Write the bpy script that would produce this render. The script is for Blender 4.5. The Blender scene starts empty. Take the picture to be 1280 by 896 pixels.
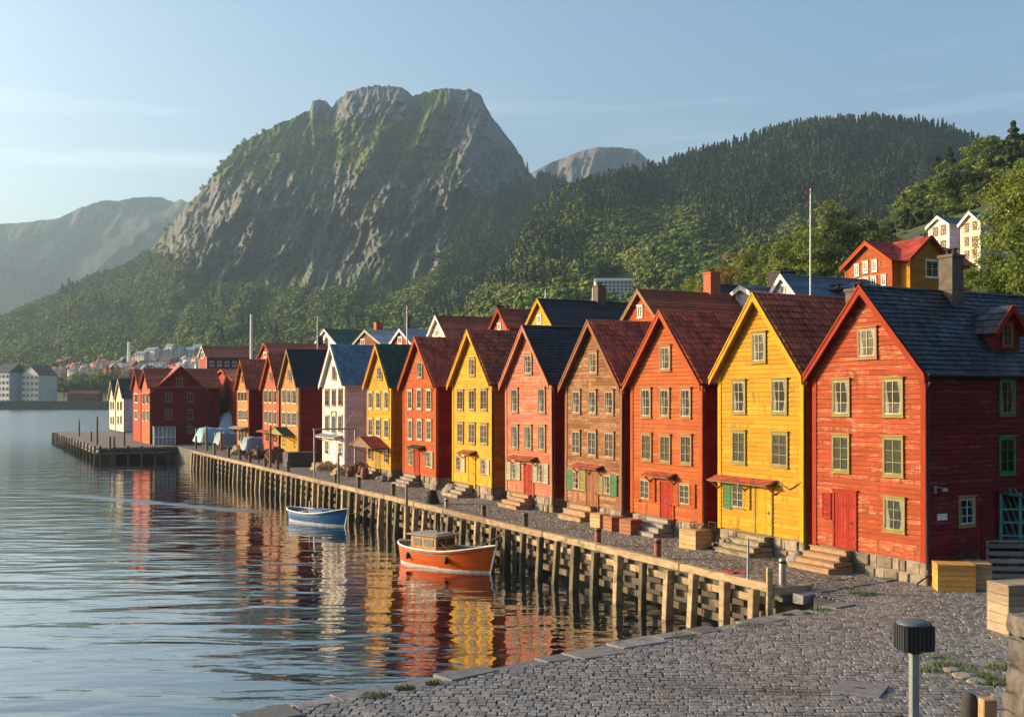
import bpy, bmesh, math, random
import numpy as np
from mathutils import Vector, Matrix
random.seed(7)
rad = math.radians
scene = bpy.context.scene
COL = scene.collection

# ------------------------------------------------------------------ camera
F = 1350.0                     # focal length in pixels of a 1280 wide picture
CX, HY, CH = 640.0, 492.0, 7.0 # picture centre, horizon row, eye height
cam = bpy.data.objects.new("camera", bpy.data.cameras.new("camera"))
COL.objects.link(cam)
cam.location = (0, 0, CH)
cam.rotation_euler = (rad(90), 0, 0)
cam.data.sensor_width = 36
cam.data.lens = 36 * F / 1280
cam.data.shift_y = (HY - 448) / 1280
cam.data.clip_start = 0.5
cam.data.clip_end = 20000
scene.camera = cam

# ------------------------------------------------------------------ light
SUN_EL, SUN_ROT = 14.0, -79.0
w = bpy.data.worlds.new("World"); scene.world = w; w.use_nodes = True
nt = w.node_tree
sky = nt.nodes.new("ShaderNodeTexSky"); sky.sky_type = 'NISHITA'
sky.sun_disc = False
sky.sun_elevation = rad(SUN_EL); sky.sun_rotation = rad(SUN_ROT)
sky.altitude = 0; sky.air_density = 1.0; sky.dust_density = 5.0; sky.ozone_density = 3.0
bg = nt.nodes["Background"]; bg.inputs[1].default_value = 0.15
# thin streaks of cirrus low in the sky
tc = nt.nodes.new("ShaderNodeTexCoord"); mp = nt.nodes.new("ShaderNodeMapping")
mp.inputs['Scale'].default_value = (2.2, 2.2, 26)
nz = nt.nodes.new("ShaderNodeTexNoise"); nz.inputs['Scale'].default_value = 1.6; nz.inputs['Detail'].default_value = 6
mr = nt.nodes.new("ShaderNodeMapRange"); mr.inputs[1].default_value = .56; mr.inputs[2].default_value = .78; mr.inputs[4].default_value = .28
mx = nt.nodes.new("ShaderNodeMix"); mx.data_type = 'RGBA'
L = nt.links.new
L(tc.outputs['Generated'], mp.inputs[0]); L(mp.outputs[0], nz.inputs['Vector']); L(nz.outputs[0], mr.inputs[0])
sep = nt.nodes.new("ShaderNodeSeparateXYZ"); L(tc.outputs['Generated'], sep.inputs[0])
m2 = nt.nodes.new("ShaderNodeMapRange"); m2.inputs[1].default_value = .30; m2.inputs[2].default_value = .17; m2.inputs[3].default_value = 0; m2.inputs[4].default_value = 1
L(sep.outputs[2], m2.inputs[0])
mm = nt.nodes.new("ShaderNodeMath"); mm.operation = 'MULTIPLY'; L(mr.outputs[0], mm.inputs[0]); L(m2.outputs[0], mm.inputs[1])
L(mm.outputs[0], mx.inputs[0]); L(sky.outputs[0], mx.inputs[6]); mx.inputs[7].default_value = (7.5, 7.0, 6.6, 1)
vm = nt.nodes.new("ShaderNodeVectorMath"); vm.operation = 'MULTIPLY'; vm.inputs[1].default_value = (1.0, 1.04, .99); L(mx.outputs[2], vm.inputs[0]); L(vm.outputs[0], bg.inputs[0])

sun = bpy.data.objects.new("sun", bpy.data.lights.new("sun", 'SUN')); COL.objects.link(sun)
sun.data.energy = 5.0; sun.data.angle = rad(0.5); sun.data.color = (1.0, 0.71, 0.42)
sd = Vector((math.sin(rad(SUN_ROT)) * math.cos(rad(SUN_EL)), math.cos(rad(SUN_ROT)) * math.cos(rad(SUN_EL)), math.sin(rad(SUN_EL))))
sun.rotation_euler = sd.to_track_quat('Z', 'Y').to_euler()
sun.location = (-200, 40, 120)
vs = scene.view_settings
vs.view_transform = 'Standard'; vs.look = 'None'; vs.exposure = 0.93; vs.gamma = 1; vs.use_curve_mapping = False
cy = scene.cycles
cy.use_denoising = True; cy.max_bounces = 6; cy.diffuse_bounces = 3; cy.glossy_bounces = 3
cy.transmission_bounces = 2; cy.transparent_max_bounces = 6; cy.volume_bounces = 0
cy.caustics_reflective = False; cy.caustics_refractive = False; cy.sample_clamp_indirect = 1.3

# ------------------------------------------------------------------ the row's own axes: d runs along the quay away from us, n points from the water to the houses
TH = math.atan2(705, F)
d = (-math.sin(TH), math.cos(TH)); n = (math.cos(TH), math.sin(TH))
ROT = math.atan2(-d[1], -d[0])         # local x runs along a facade towards us, local y into the house
def R(u, v, z=0.0): return Vector((u*d[0] + v*n[0], u*d[1] + v*n[1], z))
def uv_at(px, v):
    """u, depth of the point at distance v from the row's origin line that a sight line at column px meets"""
    r = (px - CX) / F; Z = v / (r*n[0] + n[1]); return r*Z*d[0] + Z*d[1], Z
def height(py, Z): return CH + (HY - py) / F * Z
def P(px, py):
    Z = CH * F / (py - HY); return Vector(((px - CX)/F*Z, Z, 0))
def at(px, Z, z=0.0): return Vector(((px - CX)/F*Z, Z, z))
def PV(px, v, z=0.0):
    u, Z = uv_at(px, v); return R(u, v, z)

# ------------------------------------------------------------------ noise
def _h(ix, iy, s):
    v = np.sin(ix*127.1 + iy*311.7 + s*74.7) * 43758.5453
    return v - np.floor(v)
def vnoise(x, y, s=0):
    x = np.asarray(x, float); y = np.asarray(y, float)
    ix, iy = np.floor(x), np.floor(y); fx, fy = x-ix, y-iy
    fx = fx*fx*(3-2*fx); fy = fy*fy*(3-2*fy)
    a, b, c, e = _h(ix, iy, s), _h(ix+1, iy, s), _h(ix, iy+1, s), _h(ix+1, iy+1, s)
    return (a*(1-fx)+b*fx)*(1-fy) + (c*(1-fx)+e*fx)*fy
def fbm(x, y, o=5, s=0, g=.5):
    t = 0; a = 1; m = 0
    for i in range(o):
        t = t + a*vnoise(x*2**i, y*2**i, s+i*13); m += a; a *= g
    return t/m
def ridged(x, y, o=5, s=0):
    t = 0; a = 1; m = 0
    for i in range(o):
        t = t + a*(1-np.abs(2*vnoise(x*2**i, y*2**i, s+i*17)-1)); m += a; a *= .5
    return t/m

# ------------------------------------------------------------------ materials
MATS = {}
def mat(name, col, rough=.65, var=.18, ns=3.0, stretch=(1, 1, 1), bump=0.0, bs=40.0, island=.0, wear=None, metal=0.0, spec=.35, wear2=None, attr=None, bstretch=None, alt=None):
    """base colour with noise, a random tone for every separate piece, and worn patches (colour, amount, scale vector)"""
    if name in MATS: return MATS[name]
    m = bpy.data.materials.new(name); m.use_nodes = True; t = m.node_tree; N = t.nodes; Lk = t.links.new
    b = N["Principled BSDF"]
    b.inputs['Roughness'].default_value = rough; b.inputs['Metallic'].default_value = metal
    b.inputs['Specular IOR Level'].default_value = spec
    tc = N.new("ShaderNodeTexCoord"); mp = N.new("ShaderNodeMapping")
    mp.inputs['Scale'].default_value = [k*ns for k in stretch]
    Lk(tc.outputs['Object'], mp.inputs[0])
    nz = N.new("ShaderNodeTexNoise"); nz.inputs['Scale'].default_value = 1; nz.inputs['Detail'].default_value = 5; nz.inputs['Roughness'].default_value = .62
    Lk(mp.outputs[0], nz.inputs['Vector'])
    r = N.new("ShaderNodeMapRange"); r.inputs[1].default_value = .28; r.inputs[2].default_value = .72
    r.inputs[3].default_value = 1-var; r.inputs[4].default_value = 1+var*.8
    Lk(nz.outputs[0], r.inputs[0]); f = r.outputs[0]
    if island:
        g = N.new("ShaderNodeNewGeometry"); r2 = N.new("ShaderNodeMapRange")
        r2.inputs[3].default_value = 1-island; r2.inputs[4].default_value = 1+island*.7
        Lk(g.outputs['Random Per Island'], r2.inputs[0])
        k = N.new("ShaderNodeMath"); k.operation = 'MULTIPLY'; Lk(f, k.inputs[0]); Lk(r2.outputs[0], k.inputs[1]); f = k.outputs[0]
    if attr:
        a = N.new("ShaderNodeAttribute"); a.attribute_type = 'INSTANCER'; a.attribute_name = attr
        k = N.new("ShaderNodeMath"); k.operation = 'MULTIPLY'; Lk(f, k.inputs[0]); Lk(a.outputs['Fac'], k.inputs[1]); f = k.outputs[0]
    v = N.new("ShaderNodeVectorMath"); v.operation = 'SCALE'; v.inputs[0].default_value = col; Lk(f, v.inputs['Scale'])
    c = v.outputs[0]
    if alt:      # a second hue that some of the trees of a wood have
        oi = N.new("ShaderNodeObjectInfo"); x = N.new("ShaderNodeMix"); x.data_type = 'RGBA'; x.inputs[6].default_value = (*col, 1); x.inputs[7].default_value = (*alt, 1); Lk(oi.outputs['Random'], x.inputs[0]); Lk(x.outputs[2], v.inputs[0])
    for wr in (wear, wear2):
        if not wr: continue
        wc, amt, sc = wr
        mp2 = N.new("ShaderNodeMapping"); mp2.inputs['Scale'].default_value = sc; Lk(tc.outputs['Object'], mp2.inputs[0])
        n2 = N.new("ShaderNodeTexNoise"); n2.inputs['Scale'].default_value = 1; n2.inputs['Detail'].default_value = 7; n2.inputs['Roughness'].default_value = .7
        Lk(mp2.outputs[0], n2.inputs['Vector'])
        g2 = N.new("ShaderNodeNewGeometry"); 
        ad = N.new("ShaderNodeMath"); ad.operation = 'MULTIPLY_ADD'; ad.inputs[1].default_value = .14; Lk(g2.outputs['Random Per Island'], ad.inputs[0]); Lk(n2.outputs[0], ad.inputs[2])
        r3 = N.new("ShaderNodeMapRange"); r3.inputs[1].default_value = .80-amt*.3; r3.inputs[2].default_value = .80-amt*.3+.07; r3.inputs[4].default_value = .8
        Lk(ad.outputs[0], r3.inputs[0])
        x = N.new("ShaderNodeMix"); x.data_type = 'RGBA'; Lk(r3.outputs[0], x.inputs[0]); Lk(c, x.inputs[6]); x.inputs[7].default_value = (*wc, 1); c = x.outputs[2]
    Lk(c, b.inputs['Base Color'])
    if bump:
        n3 = N.new("ShaderNodeTexNoise"); n3.inputs['Scale'].default_value = 1; n3.inputs['Detail'].default_value = 4
        mp3 = N.new("ShaderNodeMapping"); mp3.inputs['Scale'].default_value = [k*bs for k in (bstretch or stretch)]
        Lk(tc.outputs['Object'], mp3.inputs[0]); Lk(mp3.outputs[0], n3.inputs['Vector'])
        bp = N.new("ShaderNodeBump"); bp.inputs['Strength'].default_value = .8; bp.inputs['Distance'].default_value = bump
        Lk(n3.outputs[0], bp.inputs['Height']); Lk(bp.outputs[0], b.inputs['Normal'])
    MATS[name] = m
    return m
def glass_mat():
    m = bpy.data.materials.new("window_glass"); m.use_nodes = True; t = m.node_tree; N = t.nodes; Lk = t.links.new
    N.remove(N["Principled BSDF"]); out = N["Material Output"]
    tr = N.new("ShaderNodeBsdfTransparent"); tr.inputs[0].default_value = (.72, .76, .74, 1)
    gl = N.new("ShaderNodeBsdfGlossy"); gl.inputs['Roughness'].default_value = .03
    fr = N.new("ShaderNodeFresnel"); fr.inputs[0].default_value = 1.5
    tc = N.new("ShaderNodeTexCoord"); nz = N.new("ShaderNodeTexNoise"); nz.inputs['Scale'].default_value = 3; Lk(tc.outputs['Object'], nz.inputs['Vector'])
    bp = N.new("ShaderNodeBump"); bp.inputs['Strength'].default_value = .06; bp.inputs['Distance'].default_value = .01; Lk(nz.outputs[0], bp.inputs['Height']); Lk(bp.outputs[0], gl.inputs['Normal'])
    mi = N.new("ShaderNodeMixShader"); Lk(fr.outputs[0], mi.inputs[0]); Lk(tr.outputs[0], mi.inputs[1]); Lk(gl.outputs[0], mi.inputs[2]); Lk(mi.outputs[0], out.inputs[0])
    return m
GLASS = glass_mat()

# ------------------------------------------------------------------ mesh building
class MB:
    """collects pieces of one mesh: boxes, tubes, lofts; m is the index of the piece's material"""
    def __init__(s): s.v = []; s.f = []; s.m = []; s.sm = []
    def add(s, vs, fs, m=0, smooth=False):
        o = len(s.v); s.v.extend([tuple(p) for p in vs])
        for f in fs: s.f.append([o+i for i in f]); s.m.append(m); s.sm.append(smooth)
    def box(s, x0, x1, y0, y1, z0, z1, m=0, M=None, jit=0):
        vs = [(x, y, z) for z in (z0, z1) for y in (y0, y1) for x in (x0, x1)]
        if jit: vs = [tuple(c + random.uniform(-jit, jit) for c in p) for p in vs]
        if M is not None: vs = [M @ Vector(p) for p in vs]
        s.add(vs, [(0, 2, 3, 1), (4, 5, 7, 6), (0, 1, 5, 4), (2, 6, 7, 3), (0, 4, 6, 2), (1, 3, 7, 5)], m)
    def beam(s, a, b, wx, wz, m=0, up=(0, 0, 1), jit=0):
        """a square timber from a to b"""
        a, b = Vector(a), Vector(b); z = (b-a); l = z.length; z.normalize()
        u = Vector(up)
        if abs(z.dot(u)) > .98: u = Vector((1, 0, 0))
        x = z.cross(u).normalized(); y = x.cross(z)
        M = Matrix((x, y, z)).transposed().to_4x4(); M.translation = a
        s.box(-wx/2, wx/2, -wz/2, wz/2, 0, l, m, M, jit)
    def tube(s, pts, r, k=8, m=0, cap=True, smooth=True):
        pts = [Vector(p) for p in pts]; rs = r if isinstance(r, (list, tuple)) else [r]*len(pts)
        rings = []; vs = []
        for i, p in enumerate(pts):
            t = (pts[min(i+1, len(pts)-1)] - pts[max(i-1, 0)]).normalized()
            u = Vector((0, 0, 1)) if abs(t.z) < .95 else Vector((1, 0, 0))
            x = t.cross(u).normalized(); y = t.cross(x)
            for j in range(k):
                a = 2*math.pi*j/k; vs.append(p + x*math.cos(a)*rs[i] + y*math.sin(a)*rs[i])
        fs = [(i*k+j, i*k+(j+1) % k, (i+1)*k+(j+1) % k, (i+1)*k+j) for i in range(len(pts)-1) for j in range(k)]
        s.add(vs, fs, m, smooth)
        if cap:
            s.add(vs[:k], [tuple(range(k))], m); s.add(vs[-k:], [tuple(range(k))[::-1]], m)
    def lathe(s, prof, k=12, m=0, c=(0, 0)):
        vs = [(c[0]+r*math.cos(2*math.pi*j/k), c[1]+r*math.sin(2*math.pi*j/k), z) for r, z in prof for j in range(k)]
        fs = [(i*k+j, i*k+(j+1) % k, (i+1)*k+(j+1) % k, (i+1)*k+j) for i in range(len(prof)-1) for j in range(k)]
        s.add(vs, fs, m, True)
    def grid(s, rows, m=0, smooth=True, close=False):
        k = len(rows[0]); vs = [p for r in rows for p in r]
        fs = [(i*k+j, i*k+j+1, (i+1)*k+j+1, (i+1)*k+j) for i in range(len(rows)-1) for j in range(k-1)]
        s.add(vs, fs, m, smooth)
    def build(s, name, mats, parent=None, loc=None, rotz=None, bevel=0, fix=True):
        me = bpy.data.meshes.new(name); me.from_pydata(s.v, [], s.f)
        for m in (mats if isinstance(mats, (list, tuple)) else [mats]): me.materials.append(m)
        me.polygons.foreach_set('material_index', s.m); me.polygons.foreach_set('use_smooth', s.sm)
        if fix:
            bm = bmesh.new(); bm.from_mesh(me); bmesh.ops.recalc_face_normals(bm, faces=bm.faces); bm.to_mesh(me); bm.free()
        me.update()
        o = bpy.data.objects.new(name, me); COL.objects.link(o)
        if parent is not None: o.parent = parent
        if loc is not None: o.location = loc
        if rotz is not None: o.rotation_euler.z = rotz
        if bevel:
            b = o.modifiers.new("bevel", 'BEVEL'); b.width = bevel; b.segments = 1; b.limit_method = 'ANGLE'
        return o
def np_mesh(name, V, Q, mats, parent=None, attrs=None, smooth=False, mi=None):
    me = bpy.data.meshes.new(name); V = np.asarray(V, np.float32); Q = np.asarray(Q, np.int32); k = Q.shape[1]
    me.vertices.add(len(V)); me.vertices.foreach_set('co', V.ravel())
    me.loops.add(Q.size); me.loops.foreach_set('vertex_index', Q.ravel())
    me.polygons.add(len(Q)); me.polygons.foreach_set('loop_start', np.arange(len(Q), dtype=np.int32)*k)
    for m in (mats if isinstance(mats, (list, tuple)) else [mats]): me.materials.append(m)
    if mi is not None: me.polygons.foreach_set('material_index', np.asarray(mi, np.int32))
    me.polygons.foreach_set('use_smooth', np.full(len(Q), smooth))
    for an, av in (attrs or {}).items():
        a = me.attributes.new(an, 'FLOAT', 'POINT'); a.data.foreach_set('value', np.asarray(av, np.float32))
    me.update(calc_edges=True); me.validate()
    o = bpy.data.objects.new(name, me); COL.objects.link(o)
    if parent is not None: o.parent = parent
    return o
def tag(o, label=None, cat=None, group=None, kind=None):
    if label: o['label'] = label
    if cat: o['category'] = cat
    if group: o['group'] = group
    if kind: o['kind'] = kind
    return o
def thing(name, label, cat, loc=(0, 0, 0), rotz=0, group=None):
    o = bpy.data.objects.new(name, None); COL.objects.link(o)
    o.location = loc; o.rotation_euler = (0, 0, rotz)
    o.empty_display_size = .2
    return tag(o, label, cat, group)
def kids(o): return [c for c in KIDS.get(o.name, [])]
KIDS = {}
def copy_tree(o, parent=None):
    c = o.copy(); COL.objects.link(c)
    if parent is not None: c.parent = parent
    for ch in list(o.children): copy_tree(ch, c)
    return c
def struct(o): o['kind'] = 'structure'; return o
# ================================================================== THE SETTING
WZ = -2.0                                # water level; the quay is at 0
# ---- water
def water_mat():
    m = bpy.data.materials.new("harbour_water"); m.use_nodes = True; t = m.node_tree; N = t.nodes; Lk = t.links.new
    b = N["Principled BSDF"]; b.inputs['Base Color'].default_value = (.004, .010, .015, 1); b.inputs['Roughness'].default_value = .03; b.inputs['Metallic'].default_value = .0
    b.inputs['IOR'].default_value = 1.5; b.inputs['Specular IOR Level'].default_value = .6
    tc = N.new("ShaderNodeTexCoord")
    def wave(scale, rot, detail, dist, rough=.5):
        mp = N.new("ShaderNodeMapping"); mp.inputs['Scale'].default_value = (scale[0], scale[1], 1); mp.inputs['Rotation'].default_value = (0, 0, rad(rot))
        Lk(tc.outputs['Object'], mp.inputs[0])
        z = N.new("ShaderNodeTexNoise"); z.inputs['Scale'].default_value = 1; z.inputs['Detail'].default_value = detail; z.inputs['Roughness'].default_value = rough; z.inputs['Distortion'].default_value = .3
        Lk(mp.outputs[0], z.inputs['Vector'])
        k = N.new("ShaderNodeMath"); k.operation = 'MULTIPLY'; k.inputs[1].default_value = dist; Lk(z.outputs[0], k.inputs[0]); return k.outputs[0]
    # the open harbour beyond the pier is ruffled by wind
    sy = N.new("ShaderNodeSeparateXYZ"); Lk(tc.outputs['Object'], sy.inputs[0])
    rg = N.new("ShaderNodeMapRange"); rg.inputs[1].default_value = 70; rg.inputs[2].default_value = 230; rg.inputs[3].default_value = .035; rg.inputs[4].default_value = .26; rg.inputs[3].default_value = .02; Lk(sy.outputs[1], rg.inputs[0])
    # the fading wake behind the blue boat: a ruffled streak on the water
    wa, wb = Vector((-17.5, 81, 0)), Vector((-47, 101, 0)); wd_ = (wb-wa).normalized(); wn = Vector((-wd_.y, wd_.x, 0))
    def dotn(vec, off): q = N.new("ShaderNodeVectorMath"); q.operation = 'DOT_PRODUCT'; q.inputs[1].default_value = vec; Lk(tc.outputs['Object'], q.inputs[0]); k = N.new("ShaderNodeMath"); k.operation = 'SUBTRACT'; Lk(q.outputs['Value'], k.inputs[0]); k.inputs[1].default_value = off; return k.outputs[0]
    def mrange(src, a0, a1, b0, b1): q = N.new("ShaderNodeMapRange"); q.interpolation_type = 'SMOOTHSTEP'; q.inputs[1].default_value = a0; q.inputs[2].default_value = a1; q.inputs[3].default_value = b0; q.inputs[4].default_value = b1; Lk(src, q.inputs[0]); return q.outputs[0]
    wz_ = N.new("ShaderNodeTexNoise"); wz_.inputs['Scale'].default_value = .35; Lk(tc.outputs['Object'], wz_.inputs['Vector'])
    off = N.new("ShaderNodeMath"); off.operation = 'MULTIPLY_ADD'; off.inputs[1].default_value = 2.4; off.inputs[2].default_value = -1.2; Lk(wz_.outputs[0], off.inputs[0])
    ac = N.new("ShaderNodeMath"); Lk(dotn(wn, wn.dot(wa)), ac.inputs[0]); Lk(off.outputs[0], ac.inputs[1]); ab = N.new("ShaderNodeMath"); ab.operation = 'ABSOLUTE'; Lk(ac.outputs[0], ab.inputs[0])
    al = dotn(wd_, wd_.dot(wa)); w1 = mrange(ab.outputs[0], .3, 1.6, 1, 0); w2 = mrange(al, -1, 3, 0, 1); w3 = mrange(al, 14, 38, 1, 0)
    p1 = N.new("ShaderNodeMath"); p1.operation = 'MULTIPLY'; Lk(w1, p1.inputs[0]); Lk(w2, p1.inputs[1]); p2 = N.new("ShaderNodeMath"); p2.operation = 'MULTIPLY'; Lk(p1.outputs[0], p2.inputs[0]); Lk(w3, p2.inputs[1])
    p3 = N.new("ShaderNodeMath"); p3.operation = 'MULTIPLY_ADD'; p3.inputs[1].default_value = .3; Lk(p2.outputs[0], p3.inputs[0]); Lk(rg.outputs[0], p3.inputs[2]); Lk(p3.outputs[0], b.inputs['Roughness'])
    # calmer and rougher patches
    mp = N.new("ShaderNodeMapping"); mp.inputs['Scale'].default_value = (.018, .05, 1); Lk(tc.outputs['Object'], mp.inputs[0])
    pz = N.new("ShaderNodeTexNoise"); pz.inputs['Scale'].default_value = 1; pz.inputs['Detail'].default_value = 3; Lk(mp.outputs[0], pz.inputs['Vector'])
    pr = N.new("ShaderNodeMapRange"); pr.inputs[1].default_value = .35; pr.inputs[2].default_value = .65; pr.inputs[3].default_value = .35; pr.inputs[4].default_value = 1.25; Lk(pz.outputs[0], pr.inputs[0])
    a = wave((.18, .56), 5, 2, .095, .5); c = wave((.7, 2.2), -6, 2, .014); e = wave((2.4, 6), 8, 2, .004)
    s1 = N.new("ShaderNodeMath"); Lk(c, s1.inputs[0]); Lk(e, s1.inputs[1])
    s2 = N.new("ShaderNodeMath"); s2.operation = 'MULTIPLY'; Lk(s1.outputs[0], s2.inputs[0]); Lk(pr.outputs[0], s2.inputs[1])
    s3 = N.new("ShaderNodeMath"); Lk(a, s3.inputs[0]); Lk(s2.outputs[0], s3.inputs[1])
    bp = N.new("ShaderNodeBump"); bp.inputs['Strength'].default_value = 1; bp.inputs['Distance'].default_value = 1.0
    Lk(s3.outputs[0], bp.inputs['Height']); Lk(bp.outputs[0], b.inputs['Normal'])
    b.inputs['Coat Weight'].default_value = 1; b.inputs['Coat Roughness'].default_value = .02; b.inputs['Coat IOR'].default_value = 1.6; Lk(bp.outputs[0], b.inputs['Coat Normal']); Lk(p3.outputs[0], b.inputs['Coat Roughness'])
    return m
mb = MB(); mb.add([(-1400, -60, WZ), (400, -60, WZ), (400, 2600, WZ), (-1400, 2600, WZ)], [(0, 1, 2, 3)])
struct(mb.build('water', water_mat()))

# ---- the quay, the slip in the foreground and the pier: flat stone ground
def slipx(Y):      # the cobbles' edge towards the water
    return -5.97 + (Y - 23.7) * (14.81 / 10.9)
QV = 26.05         # outer edge of the quay along the row
C0 = R(29.4, 27.2)
dirt = mat('packed_earth', (.052, .046, .040), rough=.95, var=.35, ns=.8, bump=.02, bs=8)
def slab(name, pts, z0, z1, m):
    bm = bmesh.new(); vt = [bm.verts.new((p[0], p[1], z1)) for p in pts]; f = bm.faces.new(vt)
    r = bmesh.ops.extrude_face_region(bm, geom=[f]); 
    for e in r['geom']:
        if isinstance(e, bmesh.types.BMVert): e.co.z = z0
    bmesh.ops.recalc_face_normals(bm, faces=bm.faces)
    me = bpy.data.meshes.new(name); bm.to_mesh(me); bm.free(); me.materials.append(m)
    o = bpy.data.objects.new(name, me); COL.objects.link(o); return o
slip_far = (slipx(35.4), 35.4)
quay_stone = mat('quay_stone', (.10, .092, .082), rough=.9, var=.4, ns=.7, bump=.05, bs=3, wear=((.03, .035, .02), .5, (.5, .5, 2)))
struct(slab('ground', [(slipx(-40), -40), slip_far, R(29.0, 27.2), R(148, 27.2), R(216, 27.2), R(262, 34), R(262, 80), R(-60, 80)], -6, -.06, quay_stone))
struct(slab('quay_deck', [R(29.3, QV), R(134, QV), R(134, 27.19), R(29.3, 27.19)], -.34, -.06, quay_stone))
PIER = [R(149, 17.3), R(216, 17.3), R(216, 27.15), R(149, 27.15)]
deckwood = mat('grey_deck_planks', (.16, .14, .125), rough=.85, var=.3, ns=1.2, stretch=(4, .4, 1), island=.25)
struct(slab('pier_deck', PIER, -.6, -.03, deckwood))

def gh(x, y): return (fbm(np.asarray(x)*.22, np.asarray(y)*.22, 3, 5)-.5)*.10
# ---- cobbles: every stone is its own little rounded block
def cobble_mat():
    m = mat('cobble_stone', (.19, .182, .174), rough=.55, var=.22, ns=7, island=.40, bump=.012, bs=22, spec=.45, wear=((.07, .078, .035), .18, (.35, .35, 1)), wear2=((.075, .062, .05), .45, (.16, .22, 1)))
    return m
def cobbles(name, org, ax, ay, nx, ny, cw, chh, inside, seed, mat_):
    rng = np.random.default_rng(seed)
    J, I = np.meshgrid(np.arange(ny), np.arange(nx), indexing='ij'); J = J.ravel(); I = I.ravel()
    rowoff = rng.random(ny)[J]; wob = (fbm(I*.06, J*.12, 3, seed)-.5)*1.3
    cxx = (I + rowoff + rng.uniform(-.12, .12, I.size))*cw; cyy = (J + wob*1.0)*chh
    X = org[0] + cxx*ax[0] + cyy*ay[0]; Y = org[1] + cxx*ax[1] + cyy*ay[1]
    k = inside(X, Y); X, Y = X[k], Y[k]; N = X.size
    hw = cw*.5*rng.uniform(.84, .97, N); hh = chh*.5*rng.uniform(.86, .96, N); rot = rng.normal(0, .035, N)
    Z = gh(X, Y) + rng.normal(0, .004, N)
    base = np.array([(-1, -1), (1, -1), (1, 1), (-1, 1)], float)
    V = np.zeros((N, 12, 3))
    for li, (sc, dz) in enumerate([(1.0, -.045), (.99, -.007), (.86, .005)]):
        bx = base[None, :, 0]*hw[:, None]*sc + rng.uniform(-.012, .012, (N, 4))
        by = base[None, :, 1]*hh[:, None]*sc + rng.uniform(-.009, .009, (N, 4))
        c, s = np.cos(rot)[:, None], np.sin(rot)[:, None]
        lx, ly = bx*c - by*s, bx*s + by*c
        V[:, li*4:li*4+4, 0] = X[:, None] + lx*ax[0] + ly*ay[0]
        V[:, li*4:li*4+4, 1] = Y[:, None] + lx*ax[1] + ly*ay[1]
        V[:, li*4:li*4+4, 2] = Z[:, None] + dz + (rng.uniform(-.005, .005, (N, 4)) if li == 2 else 0)
    q = [(8, 9, 10, 11)] + [(a*4+i, a*4+(i+1) % 4, a*4+4+(i+1) % 4, a*4+4+i) for a in (0, 1) for i in range(4)]
    Q = (np.array(q)[None] + (np.arange(N)*12)[:, None, None]).reshape(-1, 4)
    return struct(np_mesh(name, V.reshape(-1, 3), Q, mat_))
def in_slip(X, Y):
    u = X*d[0]+Y*d[1]; v = X*n[0]+Y*n[1]
    edge = (X > slipx(Y) + .75) | (v > 26.8)
    ok = edge & (Y > 17.5) & (np.abs((X)/np.maximum(Y, 1)) < .53) & (u < 29.6 + (v-26)*0.16)
    return ok
def in_quay(X, Y):
    u = X*d[0]+Y*d[1]; v = X*n[0]+Y*n[1]
    return (v > QV+.1) & (v < 34.5) & (u < 133) & (u > 29.7 + (v-26)*0.16) & ((X/np.maximum(Y, 1)) < .53)
ca = rad(-4); cob = cobble_mat()
cobbles('cobbled_slip', (-14, 14), (math.cos(ca), math.sin(ca)), (-math.sin(ca), math.cos(ca)), 215, 140, .215, .23, in_slip, 3, cob)
cob2 = mat('quay_cobble_stone', (.15, .138, .13), rough=.58, var=.22, ns=5, island=.4, bump=.012, bs=22, spec=.4, wear=((.06, .066, .035), .15, (.4, .4, 1)), wear2=((.075, .058, .045), .5, (.2, .2, 1)))
o0 = R(27, 25.5)
cobbles('cobbled_quay', (o0.x, o0.y), n, d, 52, 430, .20, .25, in_quay, 4, cob2)
# the dirt between them follows the same unevenness
gx_, gy_ = np.meshgrid(np.linspace(-8, 30, 96), np.linspace(15, 46, 80), indexing='ij'); keep = in_slip(gx_, gy_) | in_quay(gx_, gy_)
Vs = np.stack([gx_, gy_, gh(gx_, gy_)-.013], -1).reshape(-1, 3); ii = np.arange(96*80).reshape(96, 80); kq = keep[:-1, :-1] & keep[1:, :-1] & keep[1:, 1:] & keep[:-1, 1:]
Qs = np.stack([ii[:-1, :-1], ii[1:, :-1], ii[1:, 1:], ii[:-1, 1:]], -1)[kq]
struct(np_mesh('paving_dirt', Vs, Qs, mat('joint_dirt', (.055, .05, .042), rough=.95, var=.4, ns=2, wear=((.05, .065, .02), .35, (.6, .6, 1))), smooth=True))
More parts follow.
